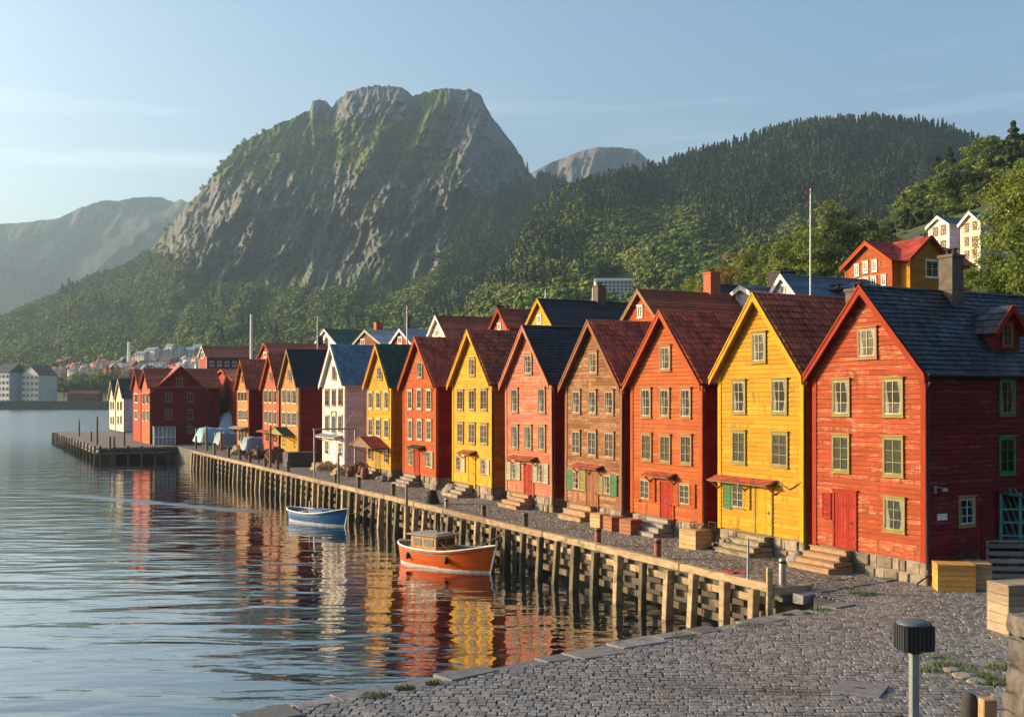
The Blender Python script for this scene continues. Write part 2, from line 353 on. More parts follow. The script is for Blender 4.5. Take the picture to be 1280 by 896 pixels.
# ---- slabs along the water's edge of the slip
mb = MB(); y = 19.5
edge_mat = mat('edge_stone', (.165, .165, .17), rough=.7, var=.25, ns=2.5, island=.45, bump=.02, bs=9, wear=((.07, .075, .03), .42, (1.2, 1.2, 1)))
t_dir = Vector((14.81, 10.9, 0)).normalized(); t_n = Vector((t_dir.y, -t_dir.x, 0))
p = Vector((slipx(19.0), 19.0, 0)); end = Vector((*slip_far, 0)); s = 0; total = (end-p).length + 1.4
while s < total:
    l = random.uniform(.9, 1.7); wv = random.uniform(.55, .95); q = p + t_dir*s + t_n*random.uniform(-.12, .10)
    hz = random.uniform(-.02, .05)
    M = Matrix((t_dir, t_n, Vector((0, 0, 1)))).transposed().to_4x4(); M.translation = q
    a = [Vector((random.uniform(0, .05), random.uniform(-.08, .08))), Vector((l-.04, random.uniform(-.08, .08))), Vector((l-.04-random.uniform(0, .1), wv+random.uniform(-.1, .1))), Vector((random.uniform(0, .1), wv+random.uniform(-.1, .1)))]
    top = [M @ Vector((c.x*.985+.008, c.y*.97+.012, hz+random.uniform(-.015, .015))) for c in a]; mid = [M @ Vector((c.x, c.y, hz-.05)) for c in a]; bot = [M @ Vector((c.x, c.y, -.6)) for c in a]
    mb.add(top+mid+bot, [(0, 1, 2, 3)]+[(4+i, 4+(i+1) % 4, (i+1) % 4, i) for i in range(4)]+[(8+i, 8+(i+1) % 4, 4+(i+1) % 4, 4+i) for i in range(4)])
    s += l
# the paler kerb line that runs on from the end of the timber quay
for i in range(9):
    q = R(28.7+i*.14, 26.2+i*.95); M = Matrix.Rotation(math.atan2(n[1], n[0])+.12, 4, 'Z'); M.translation = q
    mb.box(0, .9, -.22, .24, -.3, .035+random.uniform(-.01, .015), 0, M, .02)
struct(mb.build('kerb', edge_mat))

# ---- the land rising behind the row, and the far shore
def land(X, Y):
    u = X*d[0]+Y*d[1]; v = X*n[0]+Y*n[1]
    a = np.interp(v, [44, 46, 60, 69, 90, 125, 255, 400, 700], [-3, -.7, 4.5, 9, 15, 26, 66, 85, 100])
    flat = np.interp(u, [150, 300, 500], [1, .55, .42]); a = np.where(a > 0, a*flat, a)
    vs_ = v-np.maximum(0, (u-216)*.132); a = np.where((vs_ < 27) & (u > 216), -6, a); b = np.interp(vs_, [26.9, 27.1, 60, 200], [-6, .0, 1, 25]); a = np.where(u > 261, np.maximum(a, b), a)
    far = np.where(Y > 628+X*.02, np.interp(Y-628, [0, 100, 250, 500], [.6, 4, 14, 40]), -6)
    return np.maximum(a, far)
U, Vv = np.meshgrid(np.linspace(-120, 900, 171), np.concatenate([np.linspace(-560, 20, 90), np.linspace(26.9, 27.2, 2), np.linspace(32, 560, 100)]), indexing='ij')
X = U*d[0]+Vv*n[0]; Y = U*d[1]+Vv*n[1]; Z = land(X, Y) + (fbm(X*.05, Y*.05, 3, 2)-.5)*np.clip(Vv-60, 0, 20)*.12
V = np.stack([X, Y, Z], -1).reshape(-1, 3); a_, b_ = U.shape
idx = np.arange(a_*b_).reshape(a_, b_); Q = np.stack([idx[:-1, :-1], idx[1:, :-1], idx[1:, 1:], idx[:-1, 1:]], -1).reshape(-1, 4)
grass = mat('hillside_grass', (.045, .062, .018), rough=.95, var=.5, ns=.06, bump=.6, bs=.5)
struct(np_mesh('hillside', V, Q, grass, smooth=True))

# ---- mountains: each a relief with its own distances
def mountain(name, sil, base, ZR, ZB, x0, x1, nc, nr, prof, amp, mats, seed, rock, gully=(0.012, .006), jag=2.6):
    px = np.linspace(x0, x1, nc); s = np.array(sil, float)
    yr = np.interp(px, s[:, 0], s[:, 1]); jg = (fbm(px*.06, px*0+seed, 5, seed, .65)-.5)*2.4*jag + (fbm(px*.35, px*0+seed+3, 3, seed+5)-.5)*1.8*jag
    yb = np.interp(px, *np.array(base, float).T); zr = np.interp(px, *np.array(ZR, float).T); zb = np.interp(px, *np.array(ZB, float).T)
    f = np.linspace(0, 1, nr)[:, None]; PXm = np.repeat(px[None], nr, 0)
    yy = yb + (yr-yb)*f + jg[None]*f**14; a = prof(PXm, np.repeat(f, nc, 1), yy)
    Zd = zb + (zr-zb)*a
    rel = amp(PXm, yy, f)*np.minimum(1, (1-f)*14+.15)*np.minimum(1, f*12)
    Zd = Zd + rel
    H = CH + (HY-yy)/F*Zd; Xw = (PXm-CX)/F*Zd
    Pm = np.stack([Xw, Zd, H], -1)
    back = []
    for k in range(1, 5):
        b = Pm[-1].copy(); sc = 1 + .10*k; b[:, 0] *= sc; b[:, 1] *= sc; b[:, 2] -= b[:, 2]*(.02+.2*k*k/6.0); back.append(b)
    A = np.concatenate([Pm, np.array(back)], 0); r, c = A.shape[:2]
    du = np.gradient(Pm, axis=1); dv = np.gradient(Pm, axis=0); nn = np.cross(du, dv); nn /= np.linalg.norm(nn, axis=-1, keepdims=True)+1e-9
    nn *= np.sign(nn[..., 2:3]+1e-9)
    rk = rock(PXm, yy, f, nn[..., 2]); ra = np.concatenate([rk, np.repeat(rk[-1:], 4, 0)], 0)
    idx = np.arange(r*c).reshape(r, c); Q = np.stack([idx[:-1, :-1], idx[:-1, 1:], idx[1:, 1:], idx[1:, :-1]], -1).reshape(-1, 4)
    o = struct(np_mesh(name, A.reshape(-1, 3), Q, mats, attrs={'rock': ra.ravel()}, smooth=True))
    return Pm, nn, PXm, yy, f, rk
def hill_mat(name, green, rockc, rockc2, gs, fine=.25):
    m = bpy.data.materials.new(name); m.use_nodes = True; t = m.node_tree; N = t.nodes; Lk = t.links.new; b = N["Principled BSDF"]
    b.inputs['Roughness'].default_value = .95; b.inputs['Specular IOR Level'].default_value = .1
    tc = N.new("ShaderNodeTexCoord")
    def nzz(sc, det=6, rough=.6, st=(1, 1, 1)):
        mp = N.new("ShaderNodeMapping"); mp.inputs['Scale'].default_value = [k*sc for k in st]; Lk(tc.outputs['Object'], mp.inputs[0])
        z = N.new("ShaderNodeTexNoise"); z.inputs['Scale'].default_value = 1; z.inputs['Detail'].default_value = det; z.inputs['Roughness'].default_value = rough; Lk(mp.outputs[0], z.inputs['Vector']); return z.outputs[0]
    def ramp(src, a, bb, lo=0, hi=1):
        r = N.new("ShaderNodeMapRange"); r.inputs[1].default_value = a; r.inputs[2].default_value = bb; r.inputs[3].default_value = lo; r.inputs[4].default_value = hi; Lk(src, r.inputs[0]); return r.outputs[0]
    def mix(f, c1, c2):
        x = N.new("ShaderNodeMix"); x.data_type = 'RGBA'; Lk(f, x.inputs[0])
        for i, c in ((6, c1), (7, c2)):
            if isinstance(c, tuple): x.inputs[i].default_value = (*c, 1)
            else: Lk(c, x.inputs[i])
        return x.outputs[2]
    rock = mix(ramp(nzz(gs*1.2, 8, .7, (1, 1, .45)), .38, .62), rockc, rockc2)
    crack = ramp(nzz(gs*5, 5, .7, (1, 1, .3)), .34, .52, .45, 1.05)
    v = N.new("ShaderNodeVectorMath"); v.operation = 'SCALE'; Lk(rock, v.inputs[0]); Lk(crack, v.inputs['Scale'])
    g2 = tuple(k*.55 for k in green); gr = mix(ramp(nzz(gs*3, 7, .7), .36, .64), g2, green)
    at_ = N.new("ShaderNodeAttribute"); at_.attribute_name = 'rock'
    ad = N.new("ShaderNodeMath"); ad.operation = 'MULTIPLY_ADD'; ad.inputs[1].default_value = .9; Lk(nzz(gs*4, 7, .75), ad.inputs[0]); Lk(at_.outputs['Fac'], ad.inputs[2])
    c = mix(ramp(ad.outputs[0], .86, 1.04), gr, v.outputs[0]); Lk(c, b.inputs['Base Color'])
    bp = N.new("ShaderNodeBump"); bp.inputs['Strength'].default_value = .9; bp.inputs['Distance'].default_value = fine/gs*.22; Lk(nzz(gs*5, 9, .72, (1, 1, .55)), bp.inputs['Height']); Lk(bp.outputs[0], b.inputs['Normal'])
    return m

# the big rock
big_sil = [(-220, 490), (-140, 452), (-60, 424), (0, 405), (60, 380), (120, 352), (170, 330), (190, 310), (206, 290), (235, 255), (262, 229), (275, 206), (300, 180), (335, 160), (375, 143), (388, 138), (391, 127), (398, 124), (408, 125), (415, 133), (422, 124), (437, 114), (462, 108), (485, 106), (504, 109), (514, 121), (530, 115), (560, 111), (588, 112), (600, 119), (610, 138), (622, 155), (638, 177), (652, 195), (659, 213), (680, 229), (710, 240), (760, 250), (900, 290)]
def big_prof(px, f, yy):
    c = np.interp(px, [150, 215, 420, 590, 680], [0, 1, 1, .55, 0])
    cl = np.interp(f, [0, .22, .34, .55, .72, .82, 1], [0, .34, .50, .60, .70, .82, 1])
    return f*(1-c) + cl*c
def big_amp(px, yy, f):
    # gullies run down to the left, as on the photograph's rock
    s_ = (px + (yy-300)*.55)*.021; q_ = yy*.0055 - px*.002
    g = ridged(s_, q_, 5, 11); g2 = ridged(px*.045+yy*.012, yy*.02, 5, 23); g3 = fbm(px*.012, yy*.014, 3, 31)
    c = np.interp(px, [130, 230, 560, 690], [.45, 1, 1, .5])
    g4 = ridged(px*.11+yy*.05, yy*.045, 4, 37); g5 = fbm(px*.3, yy*.16, 3, 39)
    return ((.62-g)*150 + (.6-g2)*105 + (.5-g3)*130 + (.6-g4)*70 + (.5-g5)*34)*c
def big_rock(px, yy, f, nz):
    c = np.interp(px, [110, 190, 260, 560, 640, 690], [0, .55, 1, 1, .45, 0]); top = np.interp(yy, [130, 190, 235, 330, 375, 400], [.05, .22, .95, 1, .5, 0.0])
    fl = np.where(yy < 150, np.interp(px, [380, 400, 510, 530, 585, 610, 650, 670], [.3, .95, .95, .25, .3, 1.2, 1.2, .3]), 0)
    fr = np.where(px > 560, np.interp(px - 560 - (yy-112)*.42, [-45, -8, 30, 70], [0, .95, .95, .0])*np.interp(yy, [100, 112, 235, 260], [1, 1, 1, 0]), 0)
    r = c*top*np.clip(1.32-nz*1.05, 0, 1) + (fbm(px*.02, yy*.03, 4, 41)-.5)*.9*np.interp(yy, [150, 260], [.35, 1])
    return np.clip(np.maximum(np.maximum(r, fl+(fbm(px*.05, yy*.05, 3, 9)-.5)*.6), fr), 0, 1)
rockm = hill_mat('mountain_rock', (.095, .125, .026), (.088, .095, .102), (.170, .168, .164), .02)
BIG = mountain('mountain', big_sil, [(-220, 500), (-100, 494), (0, 484), (100, 468), (250, 450), (420, 440), (640, 430), (900, 420)],
               [(-220, 1050), (0, 1350), (200, 1700), (400, 1950), (600, 1950), (680, 1700), (900, 1500)], [(-220, 860), (300, 760), (640, 650), (900, 600)],
               -220, 900, 1000, 460, big_prof, big_amp, rockm, 1, big_rock)
# the wooded hill on the right
hill_sil = [(430, 447), (520, 428), (575, 395), (612, 360), (645, 318), (672, 275), (695, 247), (735, 236), (790, 219), (830, 211), (870, 198), (920, 184), (960, 171), (1000, 163), (1050, 157), (1100, 155), (1150, 158), (1190, 166), (1215, 178), (1260, 190), (1400, 225), (1600, 300)]
HILL = mountain('hill', hill_sil, [(430, 450), (700, 440), (900, 420), (1600, 400)], [(430, 700), (640, 950), (900, 1250), (1100, 1300), (1600, 1200)], [(430, 560), (640, 420), (1100, 400), (1600, 380)],
                430, 1600, 300, 140, lambda px, f, yy: f**1.15, lambda px, yy, f: (.5-fbm(px*.011, yy*.012, 4, 51))*190 + (.5-fbm(px*.04, yy*.04, 3, 52))*50,
                hill_mat('hill_floor', (.06, .085, .022), (.03, .04, .015), (.05, .05, .02), .03), 2, lambda px, yy, f, nz: px*0, jag=.5)
# distant ranges
farm = hill_mat('far_mountain_rock', (.035, .048, .030), (.065, .07, .068), (.115, .115, .11), .006, .4)
far_sil = [(-420, 480), (-360, 440), (-300, 385), (-220, 330), (-120, 296), (0, 280), (40, 277), (75, 272), (100, 259), (130, 250), (150, 251), (168, 247), (200, 246), (218, 252), (226, 248), (240, 256), (300, 300), (420, 380)]
mountain('distant_range', far_sil, [(-420, 496), (420, 496)], [(-420, 2700), (-120, 3750), (420, 4100)], [(-420, 2450), (420, 2300)], -420, 420, 420, 130, lambda px, f, yy: f*.8+.2*f*f,
         lambda px, yy, f: (.6-ridged((px+yy*.6)*.014, yy*.008, 5, 61))*900 + (.5-ridged(px*.05, yy*.03, 4, 62))*150, farm, 3, lambda px, yy, f, nz: np.clip(.25+(fbm(px*.03, yy*.03, 4, 63)-.5)*1.4, 0, 1), jag=1.2)
dome_sil = [(600, 260), (655, 222), (670, 213), (690, 203), (712, 195), (728, 188), (748, 184), (775, 184), (795, 187), (806, 196), (813, 206), (835, 225), (900, 270)]
mountain('bare_dome', dome_sil, [(600, 330), (900, 330)], [(600, 3300), (900, 3300)], [(600, 2700), (900, 2700)], 600, 900, 220, 90, lambda px, f, yy: f,
         lambda px, yy, f: (.6-ridged((px+yy*.35)*.03, yy*.02, 5, 71))*330, hill_mat('dome_rock', (.07, .08, .035), (.085, .087, .09), (.15, .145, .14), .012, .4), 4, lambda px, yy, f, nz: np.clip(.95-np.interp(yy, [200, 235], [0, .5])+(fbm(px*.05, yy*.06, 3, 73)-.5), 0, 1), jag=.8)

# ---- woods on the slopes: one mass of trees each
def scatter(name, Pm, wgt, N, protos, hs, seed, tint=(.7, 1.3), sink=.06, wide=1.0):
    rng = np.random.default_rng(seed)
    a = Pm[1:, :-1]-Pm[:-1, :-1]; b = Pm[:-1, 1:]-Pm[:-1, :-1]
    ar = np.linalg.norm(np.cross(a, b), axis=-1)*wgt[:-1, :-1]; ar = ar.ravel(); ar /= ar.sum()
    c = rng.choice(ar.size, N, p=ar); i, j = np.divmod(c, Pm.shape[1]-1); s_, t_ = rng.random((2, N, 1))
    pos = (Pm[i, j]*(1-s_)*(1-t_)+Pm[i+1, j]*s_*(1-t_)+Pm[i, j+1]*(1-s_)*t_+Pm[i+1, j+1]*s_*t_)
    return plant(name, pos, protos, hs, seed, tint, sink, wide)
def plant(name, pos, protos, hs, seed, tint, sink=.06, wide=1.0):
    """one wood: a point for every tree, each point carrying one of a few tree shapes"""
    rng = np.random.default_rng(seed+1); N = len(pos); h = rng.uniform(hs[0], hs[1], N); wd = wide*rng.uniform(.8, 1.25, N)
    pos = pos.copy(); pos[:, 2] -= sink*h
    me = bpy.data.meshes.new(name); me.vertices.add(N); me.vertices.foreach_set('co', pos.astype(np.float32).ravel())
    def at_(nm, ty, key, v): me.attributes.new(nm, ty, 'POINT').data.foreach_set(key, v)
    at_('scl', 'FLOAT_VECTOR', 'vector', np.stack([h*wd, h*wd, h], -1).astype(np.float32).ravel())
    at_('rot', 'FLOAT_VECTOR', 'vector', np.stack([rng.normal(0, .03, N), rng.normal(0, .03, N), rng.random(N)*6.28], -1).astype(np.float32).ravel())
    at_('pick', 'INT', 'value', rng.integers(0, len(protos.objects), N).astype(np.int32))
    at_('tint', 'FLOAT', 'value', (rng.uniform(*tint, N)*(0.7+.6*fbm(pos[:, 0]*.012, pos[:, 1]*.012, 2, seed))).astype(np.float32))
    o = bpy.data.objects.new(name, me); COL.objects.link(o)
    g = bpy.data.node_groups.new('wood', 'GeometryNodeTree'); g.interface.new_socket('Geometry', in_out='INPUT', socket_type='NodeSocketGeometry'); g.interface.new_socket('Geometry', in_out='OUTPUT', socket_type='NodeSocketGeometry')
    N_ = g.nodes; K = g.links.new; gi = N_.new('NodeGroupInput'); go = N_.new('NodeGroupOutput'); ip = N_.new('GeometryNodeInstanceOnPoints'); ci = N_.new('GeometryNodeCollectionInfo')
    ci.inputs['Collection'].default_value = protos; ci.inputs['Separate Children'].default_value = True; ci.inputs['Reset Children'].default_value = True
    def na(nm, ty): q = N_.new('GeometryNodeInputNamedAttribute'); q.data_type = ty; q.inputs['Name'].default_value = nm; return q.outputs[0]
    K(gi.outputs[0], ip.inputs['Points']); K(ci.outputs[0], ip.inputs['Instance']); ip.inputs['Pick Instance'].default_value = True
    K(na('pick', 'INT'), ip.inputs['Instance Index']); K(na('scl', 'FLOAT_VECTOR'), ip.inputs['Scale']); K(na('rot', 'FLOAT_VECTOR'), ip.inputs['Rotation']); K(ip.outputs[0], go.inputs[0])
    md = o.modifiers.new('wood', 'NODES'); md.node_group = g
    return tag(o, kind='stuff')
def quad_mesh(name, Q, m):
    k = len(Q)//4; me = bpy.data.meshes.new(name); me.vertices.add(len(Q)); me.vertices.foreach_set('co', np.asarray(Q, np.float32).ravel())
    me.loops.add(len(Q)); me.loops.foreach_set('vertex_index', np.arange(len(Q), dtype=np.int32)); me.polygons.add(k); me.polygons.foreach_set('loop_start', np.arange(k, dtype=np.int32)*4); me.update(calc_edges=True)
    if m: me.materials.append(m)
    return me
def crown_quads(kind, seed, nleaf, ls, nc=34, jit=.35):
    """a crown of many small leaf faces gathered in clumps; unit height"""
    r = np.random.default_rng(seed); PT = []; NR = []
    if kind in ('round', 'bushy'):
        cz, rv, rh = (.60, .34, .34) if kind == 'round' else (.48, .44, .40)
        per = nleaf//nc
        for i in range(nc):
            u = r.normal(size=3); u /= np.linalg.norm(u); q = r.uniform(.55, 1.0); c = np.array([u[0]*rh*q, u[1]*rh*q, cz+u[2]*rv*q])
            rad_ = r.uniform(.09, .16); cnt = int(per*r.uniform(.6, 1.4)); u = r.normal(size=(cnt, 3)); u /= np.linalg.norm(u, axis=1)[:, None]; u[:, 2] = np.where(u[:, 2] < -.3, -u[:, 2], u[:, 2])
            PT.append(c+u*rad_*(r.random((cnt, 1))**.3)*np.array([1.1, 1.1, .85])); NR.append(u)
    else:
        z = r.random(nleaf)**.75; rr = .19*(1-z)**.85+.010; lay = .72+.38*np.sin(z*44+seed); a = r.random(nleaf)*6.28; q = rr*lay*r.uniform(.5, 1.1, nleaf)*(1+.25*np.sin(a*3+seed))
        PT.append(np.stack([np.cos(a)*q, np.sin(a)*q, .08+.92*z-.12*q], -1)); NR.append(np.stack([np.cos(a), np.sin(a), a*0+.45], -1))
    pts = np.concatenate(PT); nrm = np.concatenate(NR); nrm = nrm+r.normal(0, jit, nrm.shape); nrm /= np.linalg.norm(nrm, axis=1)[:, None]
    t = np.cross(nrm, r.normal(size=nrm.shape)); t /= np.linalg.norm(t, axis=1)[:, None]; b = np.cross(nrm, t); s_ = ls*r.uniform(.6, 1.4, (len(pts), 1))
    return np.stack([pts+t*s_, pts+b*s_*.7, pts-t*s_, pts-b*s_*.7], 1).reshape(-1, 3)
def protos(name, kind, seeds, nleaf, ls, m, nc=34):
    c = bpy.data.collections.new(name)
    for s_ in seeds: c.objects.link(bpy.data.objects.new(name, quad_mesh(name, crown_quads(kind, s_, nleaf, ls, nc, .22), m)))
    return c
con_m = mat('conifer_needles', (.056, .094, .040), rough=.85, var=.25, ns=.08, attr='tint', spec=.1, alt=(.062, .072, .030))
dec_m = mat('broad_leaves', (.112, .195, .040), rough=.85, var=.3, ns=.06, attr='tint', spec=.1, alt=(.175, .18, .038))
CONS = protos('spruce', 'conifer', (1, 2, 3, 4), 300, .055, con_m); RND = protos('broadleaf', 'bushy', (1, 2, 3, 4, 5), 620, .060, dec_m, 16)
# on the hill: dark spruce above and to the right, leafy wood lower down
Pm, nn, pxm, yym, fm, _ = HILL
patch = fbm(pxm*.012, yym*.02, 4, 77)
line = np.interp(pxm, [430, 640, 720, 800, 900, 1000, 1100, 1600], [300, 300, 260, 268, 290, 300, 310, 330])
conw = np.clip((line - yym + (patch-.5)*120)/30+.5, 0, 1)
conw = np.where((pxm < 735) & (yym < 378), np.maximum(conw, np.clip((735-pxm)/60, 0, .8)*(patch < .58)), conw)
fade = np.where(yym > 418, .15, 1)*np.where((pxm > 738) & (pxm < 798) & (yym > 343) & (yym < 392), .0, 1)*np.where((np.abs(yym-352+(pxm-665)*.22) < 9) & (pxm > 630) & (pxm < 700), 0, 1)
scatter('spruce_wood', Pm, (conw+.03)*fade, 15000, CONS, (10.5, 16.5), 5, (.5, 1.5))
scatter('leafy_wood', Pm, (1-conw+.05)*fade, 14000, RND, (8, 14), 6, (.6, 1.35))
# on the big rock: leafy wood on the lower slopes and the left shoulder, spruce on the right flank
Pm, nn, pxm, yym, fm, rk = BIG
pt_ = fbm(pxm*.014, yym*.02, 4, 88)
low = np.clip((yym - np.interp(pxm, [-160, 60, 170, 230, 330, 420, 540, 620, 700], [380, 340, 332, 345, 362, 350, 342, 300, 220]) + (pt_-.5)*90)/25, 0, 1)
low = np.maximum(low, np.where(pxm < 185, 1., 0)*np.clip((yym-np.interp(pxm, np.array(big_sil)[:, 0], np.array(big_sil)[:, 1])-1)/6, 0, 1))
rightf = np.clip((pxm-np.interp(yym, [150, 215, 300, 400], [690, 655, 560, 560]))/40, 0, 1)
lowtree = np.clip(low*(1-rk*.9), 0, 1)
scatter('leafy_wood', Pm, lowtree*(1-rightf*.75)*np.where(yym > 446, .6, 1), 25000, RND, (8, 15), 8, (.6, 1.3))
scatter('spruce_wood', Pm, np.maximum(rightf*(pt_ > .36), lowtree*.12*(pt_ > .55)), 9500, CONS, (14, 23), 9)
# scrub on the ledges
scatter('leafy_wood', Pm, np.clip(1-rk*1.6, 0, 1)*np.clip((yym-150)/60, 0, 1)*(pt_ > .5), 4500, RND, (4, 9), 12, (.6, 1.0))
# ================================================================== BUILDINGS
def paint(name, col, wear=.0, wc=(.42, .33, .26), dirt=.25, isl=.2):
    return mat(name, col, rough=.75, spec=.12, var=dirt, ns=.9, stretch=(.7, .7, 2.2), island=isl, bump=.006, bs=30, bstretch=(.25, .25, 1.6),
               wear=(wc, wear, (1.7, 1.7, 15.0)) if wear else None, wear2=((col[0]*.45+.01, col[1]*.45+.01, col[2]*.45+.008), .50, (2.4, 2.4, .5)))
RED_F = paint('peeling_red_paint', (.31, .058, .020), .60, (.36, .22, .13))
RED_S = paint('shade_darkened_red_paint', (.135, .013, .013), .5, (.17, .09, .075))  # side wall's shade put into the colour: red darkened against the front
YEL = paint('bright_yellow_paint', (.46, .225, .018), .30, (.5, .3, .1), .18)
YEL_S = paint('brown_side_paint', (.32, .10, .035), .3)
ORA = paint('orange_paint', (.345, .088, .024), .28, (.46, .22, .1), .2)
CRI = paint('crimson_paint', (.18, .011, .009), .2, (.30, .07, .05))  # own crimson, tone also lowered to deepen the side walls' shade
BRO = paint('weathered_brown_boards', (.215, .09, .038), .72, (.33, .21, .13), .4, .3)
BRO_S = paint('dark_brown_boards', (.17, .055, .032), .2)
PIN = paint('salmon_pink_paint', (.39, .125, .07), .62, (.52, .28, .2), .22)
LEM = paint('lemon_yellow_paint', (.50, .28, .024), .25, (.62, .42, .16), .16)
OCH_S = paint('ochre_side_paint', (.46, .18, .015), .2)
VER = paint('orange_red_paint', (.35, .07, .014), .32, (.58, .28, .17), .2)
OCH = paint('ochre_yellow_paint', (.52, .25, .018), .25, (.6, .34, .1), .18)
WHI = paint('white_paint', (.62, .57, .52), .2, (.55, .48, .42), .12)
LAV = paint('lilac_shaded_white', (.60, .50, .52), .15, (.5, .45, .45), .12)  # white as it looks in shade: the lilac shade tint is in the colour
CREAM = paint('cream_paint', (.74, .62, .46), .2, (.5, .42, .32), .12)
TAN = paint('tan_orange_paint', (.42, .18, .045), .2)
COR = paint('coral_paint', (.38, .095, .038), .2)
BARN = paint('barn_red_paint', (.16, .016, .015), .15, (.28, .08, .06))  # own barn red, darkened as well to deepen shaded sides
RUST = paint('rust_red_paint', (.32, .045, .02), .2)
def tilem(name, col, isl=.45, wear=None, rough=.7): return mat(name, col, rough=rough, var=.3, ns=.8, island=isl, bump=.004, bs=30, wear=wear, spec=.3)
T_RED = tilem('dark_red_roof_tiles', (.33, .075, .040), .42, ((.05, .04, .032), .42, (.7, .7, .7)))
T_BRI = tilem('red_roof_tiles', (.36, .055, .035), .3)
T_BLK = tilem('black_roof_tiles', (.022, .024, .030), .4, ((.06, .06, .06), .2, (2, 2, 2)), .5)
T_SLA = mat('blue_slate_roof', (.030, .037, .048), rough=.5, var=.35, ns=.8, island=.75, bump=.006, bs=30, wear=((.11, .095, .085), .42, (4.5, 4.5, 4.5)), wear2=((.12, .055, .04), .22, (2, 2, 2)))
T_GRN = tilem('green_roof_tiles', (.02, .062, .040), .3)
T_BLU = tilem('blue_roof_sheets', (.10, .165, .235), .3)
T_GRY = tilem('grey_blue_roof_sheets', (.20, .25, .31), .25)
WOOD = mat('old_wood', (.27, .17, .095), rough=.85, var=.4, ns=3, stretch=(1, 1, 3), island=.4, bump=.01, bs=20)
GREYWOOD = mat('grey_wood', (.23, .20, .17), rough=.9, var=.35, ns=3, stretch=(1, 1, 3), island=.4, bump=.01, bs=20)
STONE = mat('foundation_stone', (.24, .195, .145), rough=.9, var=.4, ns=2.5, island=.45, bump=.05, bs=6, wear=((.12, .10, .08), .4, (2, 2, 2)))
IRON = mat('dark_iron', (.03, .03, .032), rough=.5, var=.2, metal=.4)
STEEL = mat('grey_steel', (.28, .29, .30), rough=.45, var=.2, metal=.6)
CHIM = mat('chimney_plaster', (.11, .085, .068), rough=.9, var=.5, ns=2.5, bump=.02, bs=14)
BRICK = mat('chimney_brick', (.35, .10, .055), rough=.9, var=.35, ns=6, bump=.02, bs=12)
SOOT = mat('sooty_brick', (.04, .036, .034), rough=.9, var=.4, ns=3)
DARKIN = mat('dark_interior', (.014, .013, .012), rough=.9, var=.1)
CURT = mat('curtain_cloth', (.50, .47, .41), rough=.9, var=.2, ns=5, stretch=(3, 1, .3))
CURT2 = mat('amber_blind', (.62, .36, .12), rough=.9, var=.3, ns=5, stretch=(3, 1, .3))
TEAL = mat('teal_paint', (.03, .20, .185), rough=.6, var=.3, ns=3, island=.3)
def trim(name, col): return mat(name, col, rough=.7, spec=.1, var=.22, ns=2.5, island=.2, bump=.004, bs=25, wear=((col[0]*.5+.1, col[1]*.5+.08, col[2]*.5+.06), .35, (3, 3, 3)))
TR = {'red': trim('red_trim', (.25, .030, .009)), 'yel': trim('yellow_trim', (.52, .26, .013)), 'ora': trim('orange_trim', (.33, .062, .011)), 'bro': trim('brown_trim', (.22, .09, .04)),
      'olive': trim('olive_trim', (.22, .19, .065)), 'sage': trim('sage_trim', (.26, .25, .115)), 'green': trim('green_trim', (.05, .16, .07)), 'cream': trim('cream_trim', (.44, .37, .26)), 'white': trim('white_trim', (.78, .74, .68)),
      'tan': trim('tan_trim', (.27, .155, .075)), 'pin': trim('pink_trim', (.40, .14, .08)), 'grey': trim('grey_green_trim', (.30, .31, .22)), 'crim': trim('crimson_trim', (.26, .024, .014)), 'blue': trim('pale_blue_trim', (.45, .52, .58))}

